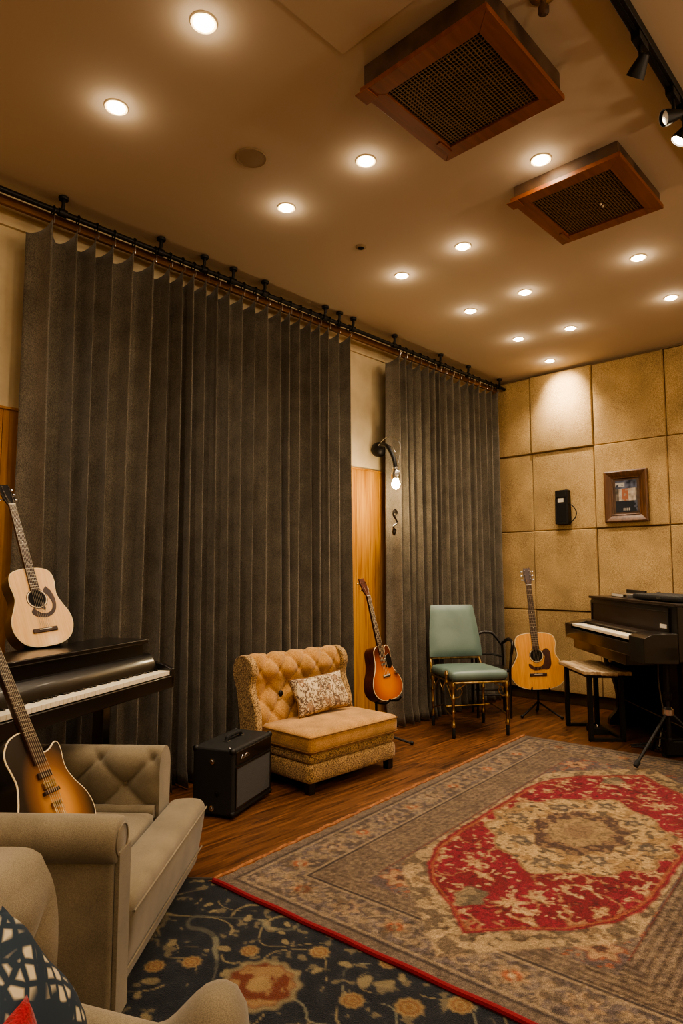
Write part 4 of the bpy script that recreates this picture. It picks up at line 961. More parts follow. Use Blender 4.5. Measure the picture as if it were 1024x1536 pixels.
# ------------------------------------------------------------------ tufted surfaces
def tufted(name, prof, x0, x1, mat_, parent, dx=.12, ds=.12, amp=.02, nx=90, ns=70, back=None, fade=.03, off=0, scale_end=True, s_lim=None):
    """prof: list of (y,z) along the surface from seat upwards, normal to the left of travel is outward; tufting along it"""
    P = spline([(a, b, 0) for a, b in prof], 10); Ls = [0]
    for a, b in zip(P, P[1:]): Ls.append(Ls[-1] + (b - a).length)
    tot = Ls[-1]; s_lim = s_lim or tot
    def at(s):
        i = 0
        lo, hi = 0, len(Ls) - 2
        while lo < hi:
            md = (lo + hi + 1) // 2
            if Ls[md] <= s: lo = md
            else: hi = md - 1
        i = lo; t = (s - Ls[i]) / max(1e-9, Ls[i + 1] - Ls[i]); p = P[i].lerp(P[i + 1], t); a = P[max(i - 1, 0)]; b = P[min(i + 2, len(P) - 1)]; d = (b - a).normalized()
        return p, Vector((-d.y, d.x, 0))
    bm = NB(); G = []
    for j in range(ns + 1):
        s = tot * j / ns; p, nrm = at(s); row = []
        for i in range(nx + 1):
            x = x0 + (x1 - x0) * i / nx; u = (x - (x0 + x1) / 2) / dx; w = s / ds + off
            a, b = (u + w) / 2 * 1.0, (u - w) / 2
            h = (abs(math.sin(PI * a)) * abs(math.sin(PI * b))) ** .42
            # button dips
            ru, rw = round(a), round(b); dd = ((a - ru) ** 2 + (b - rw) ** 2); h -= .55 * math.exp(-dd / .008)
            ex = min(x - x0, x1 - x); f = min(1, ex / fade) if fade else 1
            g = 1 if s < s_lim else max(0, 1 - (s - s_lim) / .05)
            hh = amp * (h * g * f + (1 - g * f) * .7)
            row.append(bm.verts.new((x, p.x + nrm.x * hh, p.y + nrm.y * hh)))
        G.append(row)
    for j in range(ns):
        for i in range(nx): bm.faces.new((G[j][i], G[j][i + 1], G[j + 1][i + 1], G[j + 1][i]))
    if back:            # close: back polyline from end of profile to start
        rows = [G[-1]] + [[bm.verts.new((x0 + (x1 - x0) * i / nx, a, b)) for i in range(nx + 1)] for a, b in back] + [G[0]]
        for A, B in zip(rows, rows[1:]):
            for i in range(nx): bm.faces.new((A[i], A[i + 1], B[i + 1], B[i]))
        L_ = [r[0] for r in G] + [r[0] for r in rows[1:-1]]; R_ = [r[-1] for r in G] + [r[-1] for r in rows[1:-1]]
        bm.faces.new(L_[::-1]); bm.faces.new(R_)
    # buttons
    btn = []
    for wi in range(-2, int(tot / ds) + 4):
        s = (wi - off) * ds
        if s < .03 or s > min(tot, s_lim) - .01: continue
        for ui in range(-30, 31):
            if (ui + wi) % 2: continue
            x = (x0 + x1) / 2 + ui * dx
            if x < x0 + fade or x > x1 - fade: continue
            p, nrm = at(s); btn.append(((x, p.x - nrm.x * amp * .25, p.y - nrm.y * amp * .25), nrm))
    o = obj(name, bm, mat_, parent, ang=75)
    return o, btn

# ------------------------------------------------------------------ tufted slipper chair
t = thing('slipper_chair', 'gold tufted armless slipper chair with scrolled back', 'chair', (2.505, 2.625, 0))
Wc = .745
bm = NB(); gridbox(bm, 0, Wc, 0, .50, .055, .165, (18, 12, 6), .03); obj('skirt_band', bm, M['goldboucle'], t)
bm = NB(); gridbox(bm, .004, Wc - .004, .004, .50, .158, .222, (18, 12, 5), .028); obj('seat_rail', bm, M['goldboucle'], t)
bm = NB(); gridbox(bm, -.005, Wc + .005, -.012, .42, .215, .325, (20, 14, 6), .03, .018); obj('seat_cushion', bm, M['gold'], t)
for z in (.308, .232):
    bm = NB(); pts = []
    r = .03
    for (cx, cy, a0) in ((r - .007, r - .014, 180), (Wc - r + .007, r - .014, 270)): pts += [(cx + r * math.cos(math.radians(a0 + q)), cy + r * math.sin(math.radians(a0 + q)), z) for q in (0, 30, 60, 90)]
    pts = [(-.007, .40, z)] + pts + [(Wc + .007, .40, z)]
    tube(bm, pts, .0035, 6); obj('welt', bm, M['welt'], t)
prof = [(.41, .29), (.42, .36), (.44, .43), (.465, .49), (.47, .545), (.45, .59), (.445, .63), (.475, .688), (.52, .694), (.56, .66), (.57, .60)]
o, btn = tufted('tufted_back', [(a, b) for a, b in prof], -.05, Wc - .05, M['gold'], t, dx=.078, ds=.085, amp=.026, back=[(.55, .56), (.525, .3), (.51, .05), (.42, .05)], fade=.035)
for p, n_ in btn:
    pass
if btn:
    bm = NB()
    for p, n_ in btn: sph(bm, p, .009, (1, .7, .7), 8)
    bo = obj('buttons', bm, M['gold'], o)
# side wings that follow the scroll
for sx, x in ((0, -.085), (1, Wc - .065)):
    bm = NB(); out = [(p.x, p.y) for p in spline([(.37, .05, 0), (.36, .20, 0), (.355, .33, 0), (.37, .42, 0), (.405, .50, 0), (.415, .555, 0), (.40, .625, 0), (.415, .68, 0), (.47, .715, 0), (.53, .71, 0), (.575, .67, 0), (.58, .59, 0), (.545, .50, 0), (.51, .3, 0), (.505, .05, 0)], 4)]
    prism(bm, out, x, x + .05, 'x'); obj('side_panel', bm, M['goldboucle'], t, bevel=.010, seg=3)
bm = NB(); sph(bm, (.16, .425, .475), .017, (1, .6, 1.2), 12); obj('dark_button', bm, M['blackm'], t)
for x, y in ((.04, .04), (Wc - .04, .04), (.04, .46), (Wc - .04, .46)):
    bm = NB(); box(bm, x - .022, x + .022, y - .022, y + .022, 0, .06); obj('leg', bm, M['black'], t, bevel=.003)

# pillows
def pillow(name, label, m, w, h, th, mw_, group=None, piping=None):
    bm = NB(); n = 26; V = {}
    for s in (1, -1):
        for i in range(n + 1):
            for j in range(n + 1):
                if s == -1 and (i in (0, n) or j in (0, n)): V[s, i, j] = V[1, i, j]; continue
                a, b = 2 * i / n - 1, 2 * j / n - 1
                f = ((1 - a * a) * (1 - b * b)) ** .42
                k = 1 - .07 * (1 - b * b) * abs(a) ** 3; l = 1 - .07 * (1 - a * a) * abs(b) ** 3
                wr = .006 * math.sin(a * 7 + b * 4) * (1 - f)
                V[s, i, j] = bm.verts.new((a * w / 2 * k, s * (-th / 2) * f + wr, b * h / 2 * l))
    for s in (1, -1):
        for i in range(n):
            for j in range(n):
                q = (V[s, i, j], V[s, i + 1, j], V[s, i + 1, j + 1], V[s, i, j + 1]); bm.faces.new(q if s == 1 else q[::-1])
    o = obj(name, bm, m, ang=180); o.matrix_world = mw_; tag(o, label, 'pillow', group)
    if piping:
        bm = NB(); pts = []
        for i in range(4 * n):
            q, r = divmod(i, n); a, b = ((2 * r / n - 1, -1), (1, 2 * r / n - 1), (1 - 2 * r / n, 1), (-1, 1 - 2 * r / n))[q]
            k = 1 - .07 * (1 - b * b) * abs(a) ** 3; l = 1 - .07 * (1 - a * a) * abs(b) ** 3
            pts.append((a * w / 2 * k, .006 * math.sin(a * 7 + b * 4), b * h / 2 * l))
        tube(bm, pts, .004, 6, closed=True); obj('piping', bm, piping, o)
    return o

def figured(name, ground, inks, scale=16, thr=.035):
    """printed cloth: broken line drawing made from bands of warped noise"""
    m = bpy.data.materials.new(name); m.use_nodes = True; nt = m.node_tree; N = nt.nodes; L = nt.links; b = N['Principled BSDF']; b.inputs['Roughness'].default_value = .9
    tc = N.new('ShaderNodeTexCoord'); prev = None
    for k, (col, sc_, cen, wd) in enumerate(inks):
        n = N.new('ShaderNodeTexNoise'); n.inputs['Scale'].default_value = sc_; n.inputs['Detail'].default_value = 3; n.inputs['Distortion'].default_value = 1.2
        mp = N.new('ShaderNodeMapping'); mp.inputs['Location'].default_value = (k * 3.1, k * 1.7, k * 5); L.new(tc.outputs['Object'], mp.inputs['Vector']); L.new(mp.outputs['Vector'], n.inputs['Vector'])
        s = N.new('ShaderNodeMath'); s.operation = 'SUBTRACT'; s.inputs[1].default_value = cen; L.new(n.outputs['Fac'], s.inputs[0])
        a = N.new('ShaderNodeMath'); a.operation = 'ABSOLUTE'; L.new(s.outputs[0], a.inputs[0])
        r = N.new('ShaderNodeMapRange'); r.inputs['From Min'].default_value = wd; r.inputs['From Max'].default_value = wd * 1.6; r.inputs['To Min'].default_value = 1; r.inputs['To Max'].default_value = 0; L.new(a.outputs[0], r.inputs['Value'])
        mx = N.new('ShaderNodeMix'); mx.data_type = 'RGBA'; L.new(r.outputs[0], mx.inputs[0]); mx.inputs[7].default_value = col
        if prev is None: mx.inputs[6].default_value = ground
        else: L.new(prev, mx.inputs[6])
        prev = mx.outputs[2]
    L.new(prev, b.inputs['Base Color']); return m
M['toile'] = figured('toile print', srgb(206, 186, 152), [(srgb(122, 98, 78), 14, .5, .018), (srgb(96, 76, 62), 24, .42, .022), (srgb(150, 118, 90), 12, .62, .03), (srgb(84, 66, 54), 34, .58, .02)])
mp_ = Matrix.Translation((2.92, 2.965, .453)) @ Matrix.Rotation(math.radians(-4), 4, 'Z') @ Matrix.Rotation(math.radians(-24), 4, 'X') @ Matrix.Rotation(math.radians(-3), 4, 'Y')
pillow('throw_pillow', 'cream lumbar pillow with brown toile print on the gold chair', M['toile'], .43, .235, .11, mp_, piping=M['welt'])

# ------------------------------------------------------------------ amplifier
a_ = math.atan2(.157, .378)
t = thing('guitar_amplifier', 'black guitar combo amplifier standing beside the gold chair', 'amplifier', (2.016, 2.653, 0), a_)
aw, ad, ah = .41, .235, .335
bm = NB(); box(bm, 0, aw, 0, ad, .012, ah); obj('cabinet', bm, M['tolex'], t, bevel=.014)
bm = NB(); frame4(bm, .022, aw - .022, .045, .245, .008, -.004, .004); obj('grille_surround', bm, M['black'], t)
bm = NB(); box(bm, .03, aw - .03, -.003, .004, .053, .237); obj('grille_cloth', bm, M['grille'], t)
bm = NB(); box(bm, .022, aw - .022, -.004, .004, .255, .318); obj('control_panel', bm, M['black'], t, bevel=.003)
bm = NB()
box(bm, .06, .135, -.0065, -.004, .285, .289); box(bm, .075, .15, -.0065, -.004, .276, .279); tube(bm, spline([(.062, -.006, .277), (.08, -.006, .294), (.10, -.006, .28), (.12, -.006, .295), (.15, -.006, .283)], 5), .0018, 5)
obj('emblem', bm, M['chrome'], t)
bm = NB(); tube(bm, [(.13, .12, ah), (.135, .12, ah + .018), (.16, .12, ah + .024), (.25, .12, ah + .024), (.275, .12, ah + .018), (.28, .12, ah)], .010, 8); obj('handle', bm, M['rubber'], t)
bm = NB(); box(bm, .12, .145, .105, .135, ah, ah + .006); box(bm, .265, .29, .105, .135, ah, ah + .006); obj('handle_bracket', bm, M['chrome'], t, bevel=.002)
for z in (.27, .12, .045):
    for y in ((.12,) if z != .12 else (.09,)):
        bm = NB(); lathe(bm, [(.014, 0), (.014, .003), (.007, .005), (.006, .01)], (0, y, z), 16, M=Matrix.Rotation(-PI / 2, 3, 'Y')); obj('side_bolt', bm, M['chrome'] if z != .12 else M['blackm'], t)
for x in (.0, aw):
    for y in (0, ad):
        for z in (.012, ah):
            bm = NB(); sph(bm, (min(max(x, .012), aw - .012), min(max(y, .012), ad - .012), min(max(z, .026), ah - .013)), .018, n=10); obj('corner_cap', bm, M['blackm'], t)
for x in (.04, aw - .04):
    for y in (.04, ad - .04):
        bm = NB(); lathe(bm, [(.014, 0), (.016, .014)], (x, y, 0), 12); obj('foot', bm, M['rubber'], t)
bm = NB(); sph(bm, (.012, .03, ah + .001), .006, n=8); obj('jack', bm, M['chrome'], t)

# ------------------------------------------------------------------ taupe armchairs
def armchair(label, org, W, D, bx, arm_h, back_h, seat_h, roll, near=True, far_h=None, far=True):
    mw_ = Matrix.Translation((org[0], org[1], 0)) @ Matrix(((.66, .75, 0, 0), (-.75, .66, 0, 0), (0, 0, 1, 0), (0, 0, 0, 1)))
    t = thing('tufted_armchair', label, 'armchair', group='taupe tufted armchairs', mat=mw_)
    aw = .125; T = M['taupe']
    bm = NB(); box(bm, -D, -.10, aw * .5, W - aw * .5, .03, seat_h - .07); obj('base', bm, T, t, bevel=.01)
    # front rail: flared apron with round top and a welt line
    bm = NB(); n = 24; sec = [(-.135, .02), (-.02, .02), (-.012, .08), (.0, .15), (.014, seat_h - .06), (.016, seat_h - .03), (.004, seat_h - .008), (-.02, seat_h), (-.08, seat_h - .002), (-.125, seat_h - .008), (-.135, seat_h - .03)]
    rows = []
    y0_, y1_ = aw * .95, W + .02
    for k in range(n + 1):
        s = k / n; y = y0_ + (y1_ - y0_) * s; e = min(s, 1 - s) * (y1_ - y0_); sh = 1 - (max(0, 1 - e / .035) ** 2) * .12
        rows.append([bm.verts.new(((a + .06) * sh - .06, y, .02 + (b - .02) * (1 - (1 - sh) * .5))) for a, b in sec])
    for A, B in zip(rows, rows[1:]):
        for i in range(len(sec)): j = (i + 1) % len(sec); bm.faces.new((A[i], A[j], B[j], B[i]))
    bm.faces.new(rows[0]); bm.faces.new(rows[-1][::-1])
    obj('front_rail', bm, T, t, ang=60, sub=1)
    bm = NB(); tube(bm, [(.0155, y0_ + .02 + (y1_ - y0_ - .04) * k / 20, seat_h - .042) for k in range(21)], .0035, 6); tube(bm, [(-.001, y0_ + .02 + (y1_ - y0_ - .04) * k / 20, .105) for k in range(21)], .003, 6); obj('welt', bm, T, t)
    bm = NB(); gridbox(bm, -D + .05, -.138, aw + .01, W - aw - .045, seat_h - .10, seat_h - .002, (16, 16, 6), .025, .012); obj('seat_cushion', bm, T, t)
    bm = NB(); tube(bm, [(-D + .05, W - aw - .022, seat_h - .012), (-.15, W - aw - .022, seat_h - .012)], .024, 12); obj('bolster', bm, T, t)
    if near:
        bm = NB(); box(bm, -D, -.004, .018, aw, .03, arm_h - .05); obj('arm', bm, T, t, bevel=.012)
        bm = NB(); c = (.055, arm_h - roll); pts = [(-D, *c), (-D * .5, *c), (-.02, *c), (-.004, *c), (.004, *c)]
        tube(bm, pts, [roll, roll, roll, roll * .97, roll * .86], 28); obj('arm_roll', bm, T, t, ang=50)
        bm = NB(); tube(bm, [(.006, .055 + roll * .66 * math.cos(a), arm_h - roll + roll * .66 * math.sin(a)) for a in [2 * PI * k / 24 for k in range(24)]], .003, 5, closed=True)
        prism(bm, [(.03, .03), (.115, .03), (.115, arm_h - roll * 1.4), (.03, arm_h - roll * 1.4)], -.003, .010, 'x'); obj('arm_front', bm, T, t, bevel=.006)
    arm_h = far_h or arm_h
    # far arm, tufted inside, top rolls outward
    yi = W - aw
    if not far: return t, mw_
    prof = [(yi + .0, seat_h - .08), (yi + .002, seat_h + .0), (yi + .004, seat_h + .08), (yi + .0, arm_h - .07), (yi + .012, arm_h - .03), (yi + .045, arm_h - .008), (yi + .085, arm_h - .03), (yi + .10, arm_h - .07)]
    # build along local x: tufted() runs in x with (y,z) profile
    o, btn = tufted('tufted_arm', prof, -D, -.135 if near else -.03, T, t, dx=.105, ds=.095, amp=.030, back=[(yi + .105, .04), (yi + .01, .04)], fade=.03, off=.3, nx=80, ns=50, s_lim=.26)
    if btn:
        bm = NB(); [sph(bm, p, .011, (1, .7, 1), 8) for p, n_ in btn]; obj('buttons', bm, T, o)
    # back (faces +x) built turned by a quarter
    bp = thing('back_mount', None, None); 
    return t, mw_
def back_for(t, W, D, bt, back_h, seat_h, y0_, y1_, T, dx=.12):
    prof = [(0, seat_h - .08), (0, seat_h + .05), (-.005, back_h - .16), (.0, back_h - .08), (.02, back_h - .025), (.06, back_h), (bt - .03, back_h - .02), (bt, back_h - .08)]
    o, btn = tufted('tufted_back', prof, y0_, y1_, T, t, dx=dx, ds=.11, amp=.028, back=[(bt, .04), (.01, .04)], fade=.05, off=.4, s_lim=.34)
    # local (x along width, y depth, z) -> armchair (x = -D+bt - y, y = x)
    R = Matrix(((0, -1, 0, -D + bt), (1, 0, 0, 0), (0, 0, 1, 0), (0, 0, 0, 1))); o.data.transform(R)
    if btn:
        bm = NB(); [sph(bm, p, .013, (1, .7, 1), 8) for p, n_ in btn]
        b = obj('buttons', bm, T, o); b.data.transform(R)
    return o
w_ = Vector((.75, .66))
ta, _ = armchair('taupe tufted armchair with rolled arm, dark sunburst guitar on its seat', (.875, 1.665), .96, .84, 0, .545, .62, .30, .062, far_h=.505)
back_for(ta, .96, .84, .15, .60, .30, .10, .86, M['taupe'])
org = (.73 - .75 * .9 + .0, .98 - .66 * .9)
tb, mB = armchair('taupe tufted armchair in the corner of the view holding the patterned cushions', org, .98, .66, 0, .40, .60, .33, .05, near=True, far=False)
back_for(tb, .98, .66, .31, .665, .33, .08, .965, M['taupe'])
bm = NB(); n = 40; m_ = 18; rows = []      # far arm: low ridge that swells into a rounded knob at the front
for k in range(n + 1):
    x = -.62 + .675 * k / n; s = max(0, (x + .12) / .11); s = min(1, s); s = s * s * (3 - 2 * s)
    e = min(1, (.055 - x) / .05); e = math.sqrt(max(0, 1 - (1 - e) ** 2)) if e < 1 else 1
    hgt = (.425 - .21 * min(0, x + .10)) * (1 - s) + .500 * s; wid = .055 + .012 * s; hgt = .30 + (hgt - .30) * (.35 + .65 * e); wid *= (.55 + .45 * e)
    row = [(.875 - wid * .9, .05), (.875 - wid, hgt - wid)] + [(.875 - wid * math.cos(a), hgt - wid + wid * math.sin(a)) for a in [PI * q / m_ for q in range(1, m_)]] + [(.875 + wid, hgt - wid), (.875 + wid * .9, .05)]
    rows.append([bm.verts.new((x, p, q)) for p, q in row])
for A_, B_ in zip(rows, rows[1:]):
    for q in range(len(A_)): r_2 = (q + 1) % len(A_); bm.faces.new((A_[q], A_[r_2], B_[r_2], B_[q]))
bm.faces.new(rows[0]); bm.faces.new(rows[-1][::-1]); obj('arm', bm, M['taupe'], tb, ang=60)
for o in [o for o in bpy.data.objects if o.name.startswith('back_mount')]: bpy.data.objects.remove(o)

bm = NB(); sph(bm, (-.455, .966, .575), .013, (1, .6, 1), 10); obj('button', bm, M['taupe'], tb)
bm = NB(); tube(bm, spline([(-.455, .967, .575), (-.44, .968, .60), (-.45, .967, .635), (-.48, .962, .66)], 5), .003, 5); tube(bm, spline([(-.455, .967, .572), (-.475, .968, .53), (-.46, .968, .47), (-.44, .968, .42)], 5), .003, 5); obj('seam', bm, M['taupe'], tb)
# cushions on the nearer armchair
def lattice(name):
    m = bpy.data.materials.new(name); m.use_nodes = True; nt = m.node_tree; N = nt.nodes; L = nt.links; b = N['Principled BSDF']; b.inputs['Roughness'].default_value = .9
    tc = N.new('ShaderNodeTexCoord'); 
    v = N.new('ShaderNodeTexVoronoi'); v.feature = 'DISTANCE_TO_EDGE'; v.inputs['Scale'].default_value = 38; v.inputs['Randomness'].default_value = .35
    v2 = N.new('ShaderNodeTexVoronoi'); v2.feature = 'DISTANCE_TO_EDGE'; v2.inputs['Scale'].default_value = 11; v2.inputs['Randomness'].default_value = .5
    mp = N.new('ShaderNodeMapping'); mp.inputs['Rotation'].default_value = (0, .5, 0); L.new(tc.outputs['Object'], mp.inputs['Vector']); L.new(mp.outputs[0], v.inputs['Vector']); L.new(mp.outputs[0], v2.inputs['Vector'])
    mn = N.new('ShaderNodeMath'); mn.operation = 'MULTIPLY'; 
    r1 = N.new('ShaderNodeMapRange'); r1.inputs['From Min'].default_value = .12; r1.inputs['From Max'].default_value = .26; L.new(v.outputs['Distance'], r1.inputs['Value'])
    r2 = N.new('ShaderNodeMapRange'); r2.inputs['From Min'].default_value = .08; r2.inputs['From Max'].default_value = .16; L.new(v2.outputs['Distance'], r2.inputs['Value'])
    L.new(r1.outputs[0], mn.inputs[0]); L.new(r2.outputs[0], mn.inputs[1])
    mx = N.new('ShaderNodeMix'); mx.data_type = 'RGBA'; L.new(mn.outputs[0], mx.inputs[0]); mx.inputs[6].default_value = srgb(30, 44, 58); mx.inputs[7].default_value = srgb(188, 176, 148); L.new(mx.outputs[2], b.inputs['Base Color'])
    return m
M['lattice'] = lattice('navy lattice print'); M['redcloth'] = weave('red cloth', srgb(120, 14, 26), srgb(160, 24, 38), 300, bs=.4)
nrm = Vector((.66, -.75, .32)).normalized()
mc = basis((.41, 1.05, .475), Vector((-.25, .2, 1)), nrm) @ Matrix.Rotation(math.radians(64), 4, 'Y')
pillow('throw_pillow', 'navy and cream patterned cushion on the corner armchair', M['lattice'], .31, .31, .13, mc)
mc = basis((.355, .93, .49), Vector((-.3, .2, 1)), nrm)
pillow('throw_pillow', 'plain red cushion in front of the navy patterned one', M['redcloth'], .22, .20, .09, mc)

# ------------------------------------------------------------------ teal chair
d_ = Vector((.724, .69)); r_ = Vector((.69, -.724))
# local: -y = facing; face dir = toward camera and slightly right
fdir = (-d_ * .97 + r_ * .22).normalized()
tz = math.atan2(fdir.x, -fdir.y)
t = thing('teal_chair', 'teal leather side chair with ornate brass legs in front of the curtain', 'chair', (4.405, 2.85, 0), tz)
hw = .215
bm = NB(); gridbox(bm, -hw - .015, hw + .015, -.245, .20, .405, .478, (16, 16, 6), .034, .014); obj('seat', bm, M['teal'], t)
bm = NB(); n = 14; G = {}
for s in (0, 1):
    for i in range(n + 1):
        for j in range(n + 1):
            if s and (i in (0, n) or j in (0, n)): G[s, i, j] = G[0, i, j]; continue
            a, b = 2 * i / n - 1, 2 * j / n - 1; puff = ((1 - a ** 4) * (1 - b ** 4)) ** .5
            w = .235 - .045 * (b + 1) / 2; rc = 1 - .03 * (a * a * b * b); y = .215 + .085 * (b + 1) / 2 + (-.026 if s == 0 else .026) * puff
            G[s, i, j] = bm.verts.new((a * w * rc, y, .53 + .205 * (b + 1) * (1 if abs(a) < .99 else .995)))
for s in (0, 1):
    for i in range(n):
        for j in range(n): q = (G[s, i, j], G[s, i + 1, j], G[s, i + 1, j + 1], G[s, i, j + 1]); bm.faces.new(q if s == 0 else q[::-1])
obj('backrest', bm, M['teal'], t, ang=60)
bm = NB(); tube(bm, [(-.205, .245, .515), (.205, .245, .515)], .009, 8); tube(bm, [(-hw - .01, .2, .41), (-.205, .262, .54), (-.17, .342, .90)], .009, 8); tube(bm, [(hw + .01, .2, .41), (.205, .262, .54), (.17, .342, .90)], .009, 8); obj('back_frame', bm, M['brass'], t)
bm = NB()
for a, b in (((-hw, -.23), (hw, -.23)), ((hw, -.23), (hw, .19)), ((hw, .19), (-hw, .19)), ((-hw, .19), (-hw, -.23))): tube(bm, [(a[0], a[1], .395), (b[0], b[1], .395)], .010, 8)
obj('seat_frame', bm, M['brass'], t)
legp = [(.010, .0), (.013, .006), (.010, .075), (.016, .082), (.018, .092), (.014, .105), (.010, .12), (.009, .18), (.015, .19), (.011, .20), (.012, .27), (.018, .28), (.018, .29), (.011, .30), (.011, .35), (.020, .365), (.020, .38), (.014, .40)]
for x, y in ((-hw, -.23), (hw, -.23), (-hw, .19), (hw, .19)):
    bm = NB(); lathe(bm, [(r, z) for r, z in legp if z >= .075], (x, y, 0), 14); l = obj('leg', bm, M['brass'], t)
    bm = NB(); lathe(bm, [(.009, 0), (.012, .004), (.0125, .07), (.010, .076)], (x, y, 0), 14); obj('foot', bm, M['rubber'] , l)
bm = NB()
for sx in (-1, 1):   # scroll brackets in the corners of the frame
    for (x, y, dx_, dy_) in ((sx * hw, -.23, -sx, 0), (sx * hw, -.23, 0, 1)):
        tube(bm, spline([(x, y, .30), (x + dx_ * .04, y + dy_ * .04, .29), (x + dx_ * .07, y + dy_ * .07, .33), (x + dx_ * .05, y + dy_ * .05, .36), (x + dx_ * .03, y + dy_ * .03, .345), (x + dx_ * .10, y + dy_ * .10, .385)], 4), .004, 6)
for k in range(3):
    tube(bm, spline([(-hw, -.23 + .14 * k, .39), (-hw - .012, -.20 + .14 * k, .34), (-hw + .01, -.16 + .14 * k, .30), (-hw, -.11 + .14 * k, .36)], 4), .004, 6)
tube(bm, spline([(-hw, .19, .14), (-hw + .03, .03, .19), (-hw, -.1, .17), (-hw, -.23, .15)], 6), .006, 7); tube(bm, spline([(hw, .19, .14), (hw - .03, .03, .19), (hw, -.1, .17), (hw, -.23, .15)], 6), .006, 7)
tube(bm, [(-hw + .015, 0, .185), (hw - .015, 0, .185)], .006, 7)
obj('stretcher', bm, M['brass'], t)
bm = NB(); lathe(bm, [(.010, 0), (.014, .01), (.010, .02), (.012, .05), (.018, .06), (.014, .075), (.010, .09)], (-hw - .026, -.17, .39), 12); obj('clamp', bm, M['brass'], t)

# ------------------------------------------------------------------ black armchair behind
t = thing('bentwood_armchair', 'black wooden armchair half hidden behind the teal chair', 'chair', (4.985, 2.99, 0), math.radians(-48)); t.scale = (.80, .80, .95)
bm = NB(); gridbox(bm, -.17, .17, -.17, .17, .39, .43, (8, 8, 4), .02); obj('seat', bm, M['black'], t)
for sx in (-1, 1):
    bm = NB(); tube(bm, spline([(sx * .17, .16, .0), (sx * .17, .165, .4), (sx * .165, .19, .62)], 4), .014, 8); obj('leg', bm, M['black'], t)
    bm = NB(); tube(bm, spline([(sx * .17, -.15, .0), (sx * .17, -.155, .4), (sx * .19, -.15, .56)], 4), .014, 8); obj('leg', bm, M['black'], t)
    bm = NB(); tube(bm, spline([(sx * .165, .19, .62), (sx * .20, .06, .665), (sx * .205, -.08, .665), (sx * .20, -.155, .64), (sx * .19, -.15, .555)], 6), .016, 10); obj('armrest', bm, M['black'], t)
bm = NB(); tube(bm, spline([(-.165, .19, .60), (-.08, .24, .70), (0, .25, .715), (.08, .24, .70), (.165, .19, .60)], 6), .015, 10); tube(bm, spline([(-.17, .17, .50), (0, .22, .52), (.17, .17, .50)], 6), .010, 8); obj('backrest', bm, M['black'], t)
bm = NB(); tube(bm, [(-.17, -.15, .2), (.17, -.15, .2)], .009, 8); tube(bm, [(-.17, .16, .2), (.17, .16, .2)], .009, 8); obj('stretcher', bm, M['black'], t)

# ------------------------------------------------------------------ stool
a_ = math.atan2(.69, .724)
t = thing('piano_stool', 'stool with pale plank seat and black steel frame before the cabinet piano', 'stool', (4.965, 2.10, 0), a_)
ps = [(-.34, -.14), (-.20, -.165), (.05, -.155), (.26, -.15), (.335, -.10), (.34, .05), (.30, .15), (.06, .165), (.05, .15), (-.16, .16), (-.31, .12), (-.35, 0)]
for k, (a, b) in enumerate(((-.165, -.055), (-.053, .055), (.057, .165))):
    bm = NB(); e0 = [.32, .345, .30][k]; e1 = [.335, .34, .31][k]
    prism(bm, [(-e0, a), (e1 - .05, a - .004), (e1, (a + b) / 2), (e1 - .03, b), (-e0 + .02, b)], .472, .50, 'z'); obj('seat_plank', bm, M['plank'], t, bevel=.006)
for x in (-.24, .24):
    bm = NB(); box(bm, x - .018, x + .018, -.13, .13, .448, .472); box(bm, x - .018, x + .018, -.13, -.10, 0.0, .46); box(bm, x - .018, x + .018, .10, .13, 0.0, .46); box(bm, x - .018, x + .018, -.13, .13, 0, .022); obj('leg_frame', bm, M['blackm'], t, bevel=.002)
bm = NB(); box(bm, -.24, .24, -.115, -.095, .44, .47); box(bm, -.24, .24, .095, .115, .44, .47); box(bm, -.24, .24, -.125, -.105, .004, .02); obj('rail', bm, M['blackm'], t, bevel=.002)

# ------------------------------------------------------------------ tripod under the piano
t = thing('tripod_stand', 'black tripod stand with one foot on the rug under the cabinet piano', 'stand', (4.475, 1.415, 0))
hub = Vector((0, 0, .335)); tips = [Vector((4.182 - 4.475, 1.524 - 1.415, .034)), Vector((.27, .20, .016)), Vector((.03, -.33, .034))]
bm = NB(); tube(bm, [(0, 0, .12), (0, 0, .45)], .013, 12); tube(bm, [(0, 0, .42), (0, 0, .648)], .017, 12); lathe(bm, [(.02, .40), (.026, .41), (.026, .44), (.018, .45)], n=16); obj('pole', bm, M['blackm'], t)
bm = NB(); lathe(bm, [(.02, .30), (.034, .31), (.036, .345), (.022, .36)], n=16); obj('collar', bm, M['chrome'], t); bm = NB(); lathe(bm, [(.02, .14), (.024, .15), (.02, .17)], n=14); obj('slider', bm, M['blackm'], t)
for tp in tips:
    bm = NB(); tube(bm, [hub, hub.lerp(tp, .96)], .010, 10); mid = hub.lerp(tp, .48); tube(bm, [(0, 0, .155), mid], .006, 8); l = obj('leg', bm, M['blackm'], t)
    bm = NB(); d = (tp - hub).normalized(); tube(bm, [hub.lerp(tp, .90), hub.lerp(tp, .93), tp], [.011, .017, .015], 12); obj('rubber_foot', bm, M['rubber'], l)
bm = NB(); box(bm, -.05, .05, -.022, .022, .644, .656); obj('top_plate', bm, M['blackm'], t)

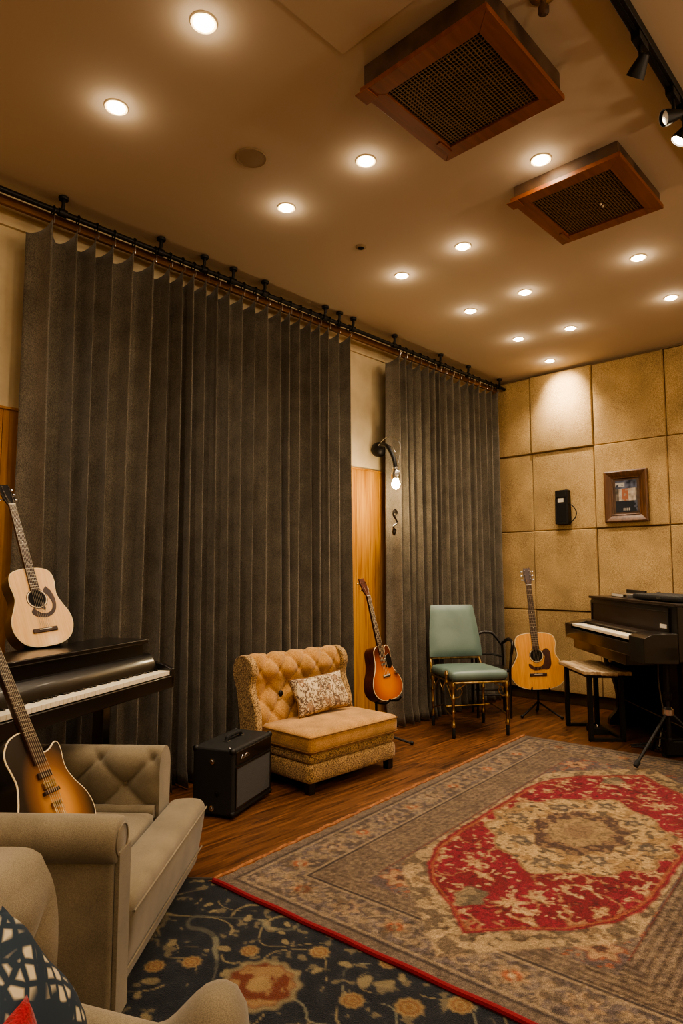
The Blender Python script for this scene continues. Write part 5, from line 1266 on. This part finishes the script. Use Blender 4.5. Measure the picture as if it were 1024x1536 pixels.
# small clutter under the cabinet piano
t = thing('effects_pedal', 'small dark pedal box on the floor beneath the stool', 'pedal', (5.0, 2.09, 0), a_)
bm = NB(); prism(bm, [(-.06, 0), (.06, 0), (.06, .05), (-.06, .03)], -.07, .07, 'x'); obj('housing', bm, M['tolex'], t, bevel=.004)
bm = NB(); lathe(bm, [(.012, .04), (.012, .055), (.008, .06)], (0, .0, 0), 12); obj('switch', bm, M['chrome'], t)
t = thing('audio_cable', 'thin black cable curling on the floor under the cabinet piano', 'cable', (0, 0, 0))
bm = NB(); rs_ = random.Random(3); pts = []
for k in range(26): pts.append((4.77 + .06 * math.sin(k * .8) + k * .004, 1.70 + .07 * math.cos(k * 1.1) - k * .004, .008 + .004 * (k % 3)))
tube(bm, spline(pts, 4), .0045, 6); obj('cable', bm, M['rubber'], t)
t = thing('audio_cable', 'grey cable hanging down behind the stool under the keyboard', 'cable', (0, 0, 0))
bm = NB(); tube(bm, spline([(4.90, 1.60, .60), (4.89, 1.60, .45), (4.87, 1.58, .32), (4.88, 1.57, .22), (4.86, 1.59, .10), (4.84, 1.60, .012), (4.82, 1.62, .010)], 6), .005, 7); obj('cable', bm, M['cablegrey'], t)
t = thing('foot_pedal', 'small black pedal unit on the floor under the near end of the cabinet piano', 'pedal', (4.72, 1.44, 0), a_ + 1.57)
bm = NB(); box(bm, -.10, .10, -.03, .05, .02, .11); obj('housing', bm, M['blackm'], t, bevel=.006)
for sx in (-.07, 0, .07):
    bm = NB(); box(bm, sx - .016, sx + .016, -.09, -.02, .012, .03); obj('pedal', bm, M['chrome'], t, bevel=.004)
for sx in (-.085, .085):
    bm = NB(); box(bm, sx - .015, sx + .015, -.02, .03, 0, .03); obj('foot', bm, M['rubber'], t)

# ------------------------------------------------------------------ camera, world, view
cam = bpy.data.cameras.new('camera'); co = bpy.data.objects.new('camera', cam); COL.objects.link(co)
f_px = 976.0; cam.sensor_fit = 'VERTICAL'; cam.sensor_height = 36; cam.lens = f_px / 1536 * 36; cam.clip_start = .02
pitch = math.atan(92 / 976); yaw = math.atan(935 / math.hypot(976, 92))
Fv = Vector((math.cos(yaw) * math.cos(pitch), math.sin(yaw) * math.cos(pitch), math.sin(pitch)))
co.location = (0, 0, 1.2); co.rotation_euler = Fv.to_track_quat('-Z', 'Y').to_euler()
SC.camera = co
w = bpy.data.worlds.new('world'); SC.world = w; w.use_nodes = True
w.node_tree.nodes['Background'].inputs[0].default_value = (.9, .62, .36, 1); w.node_tree.nodes['Background'].inputs[1].default_value = .02
SC.view_settings.view_transform = 'AgX'; SC.view_settings.look = 'AgX - Medium High Contrast'; SC.view_settings.exposure = 0.8
SC.cycles.use_denoising = True; SC.cycles.max_bounces = 6; SC.cycles.diffuse_bounces = 4; SC.cycles.sample_clamp_indirect = 4; SC.cycles.caustics_reflective = False; SC.cycles.caustics_refractive = False
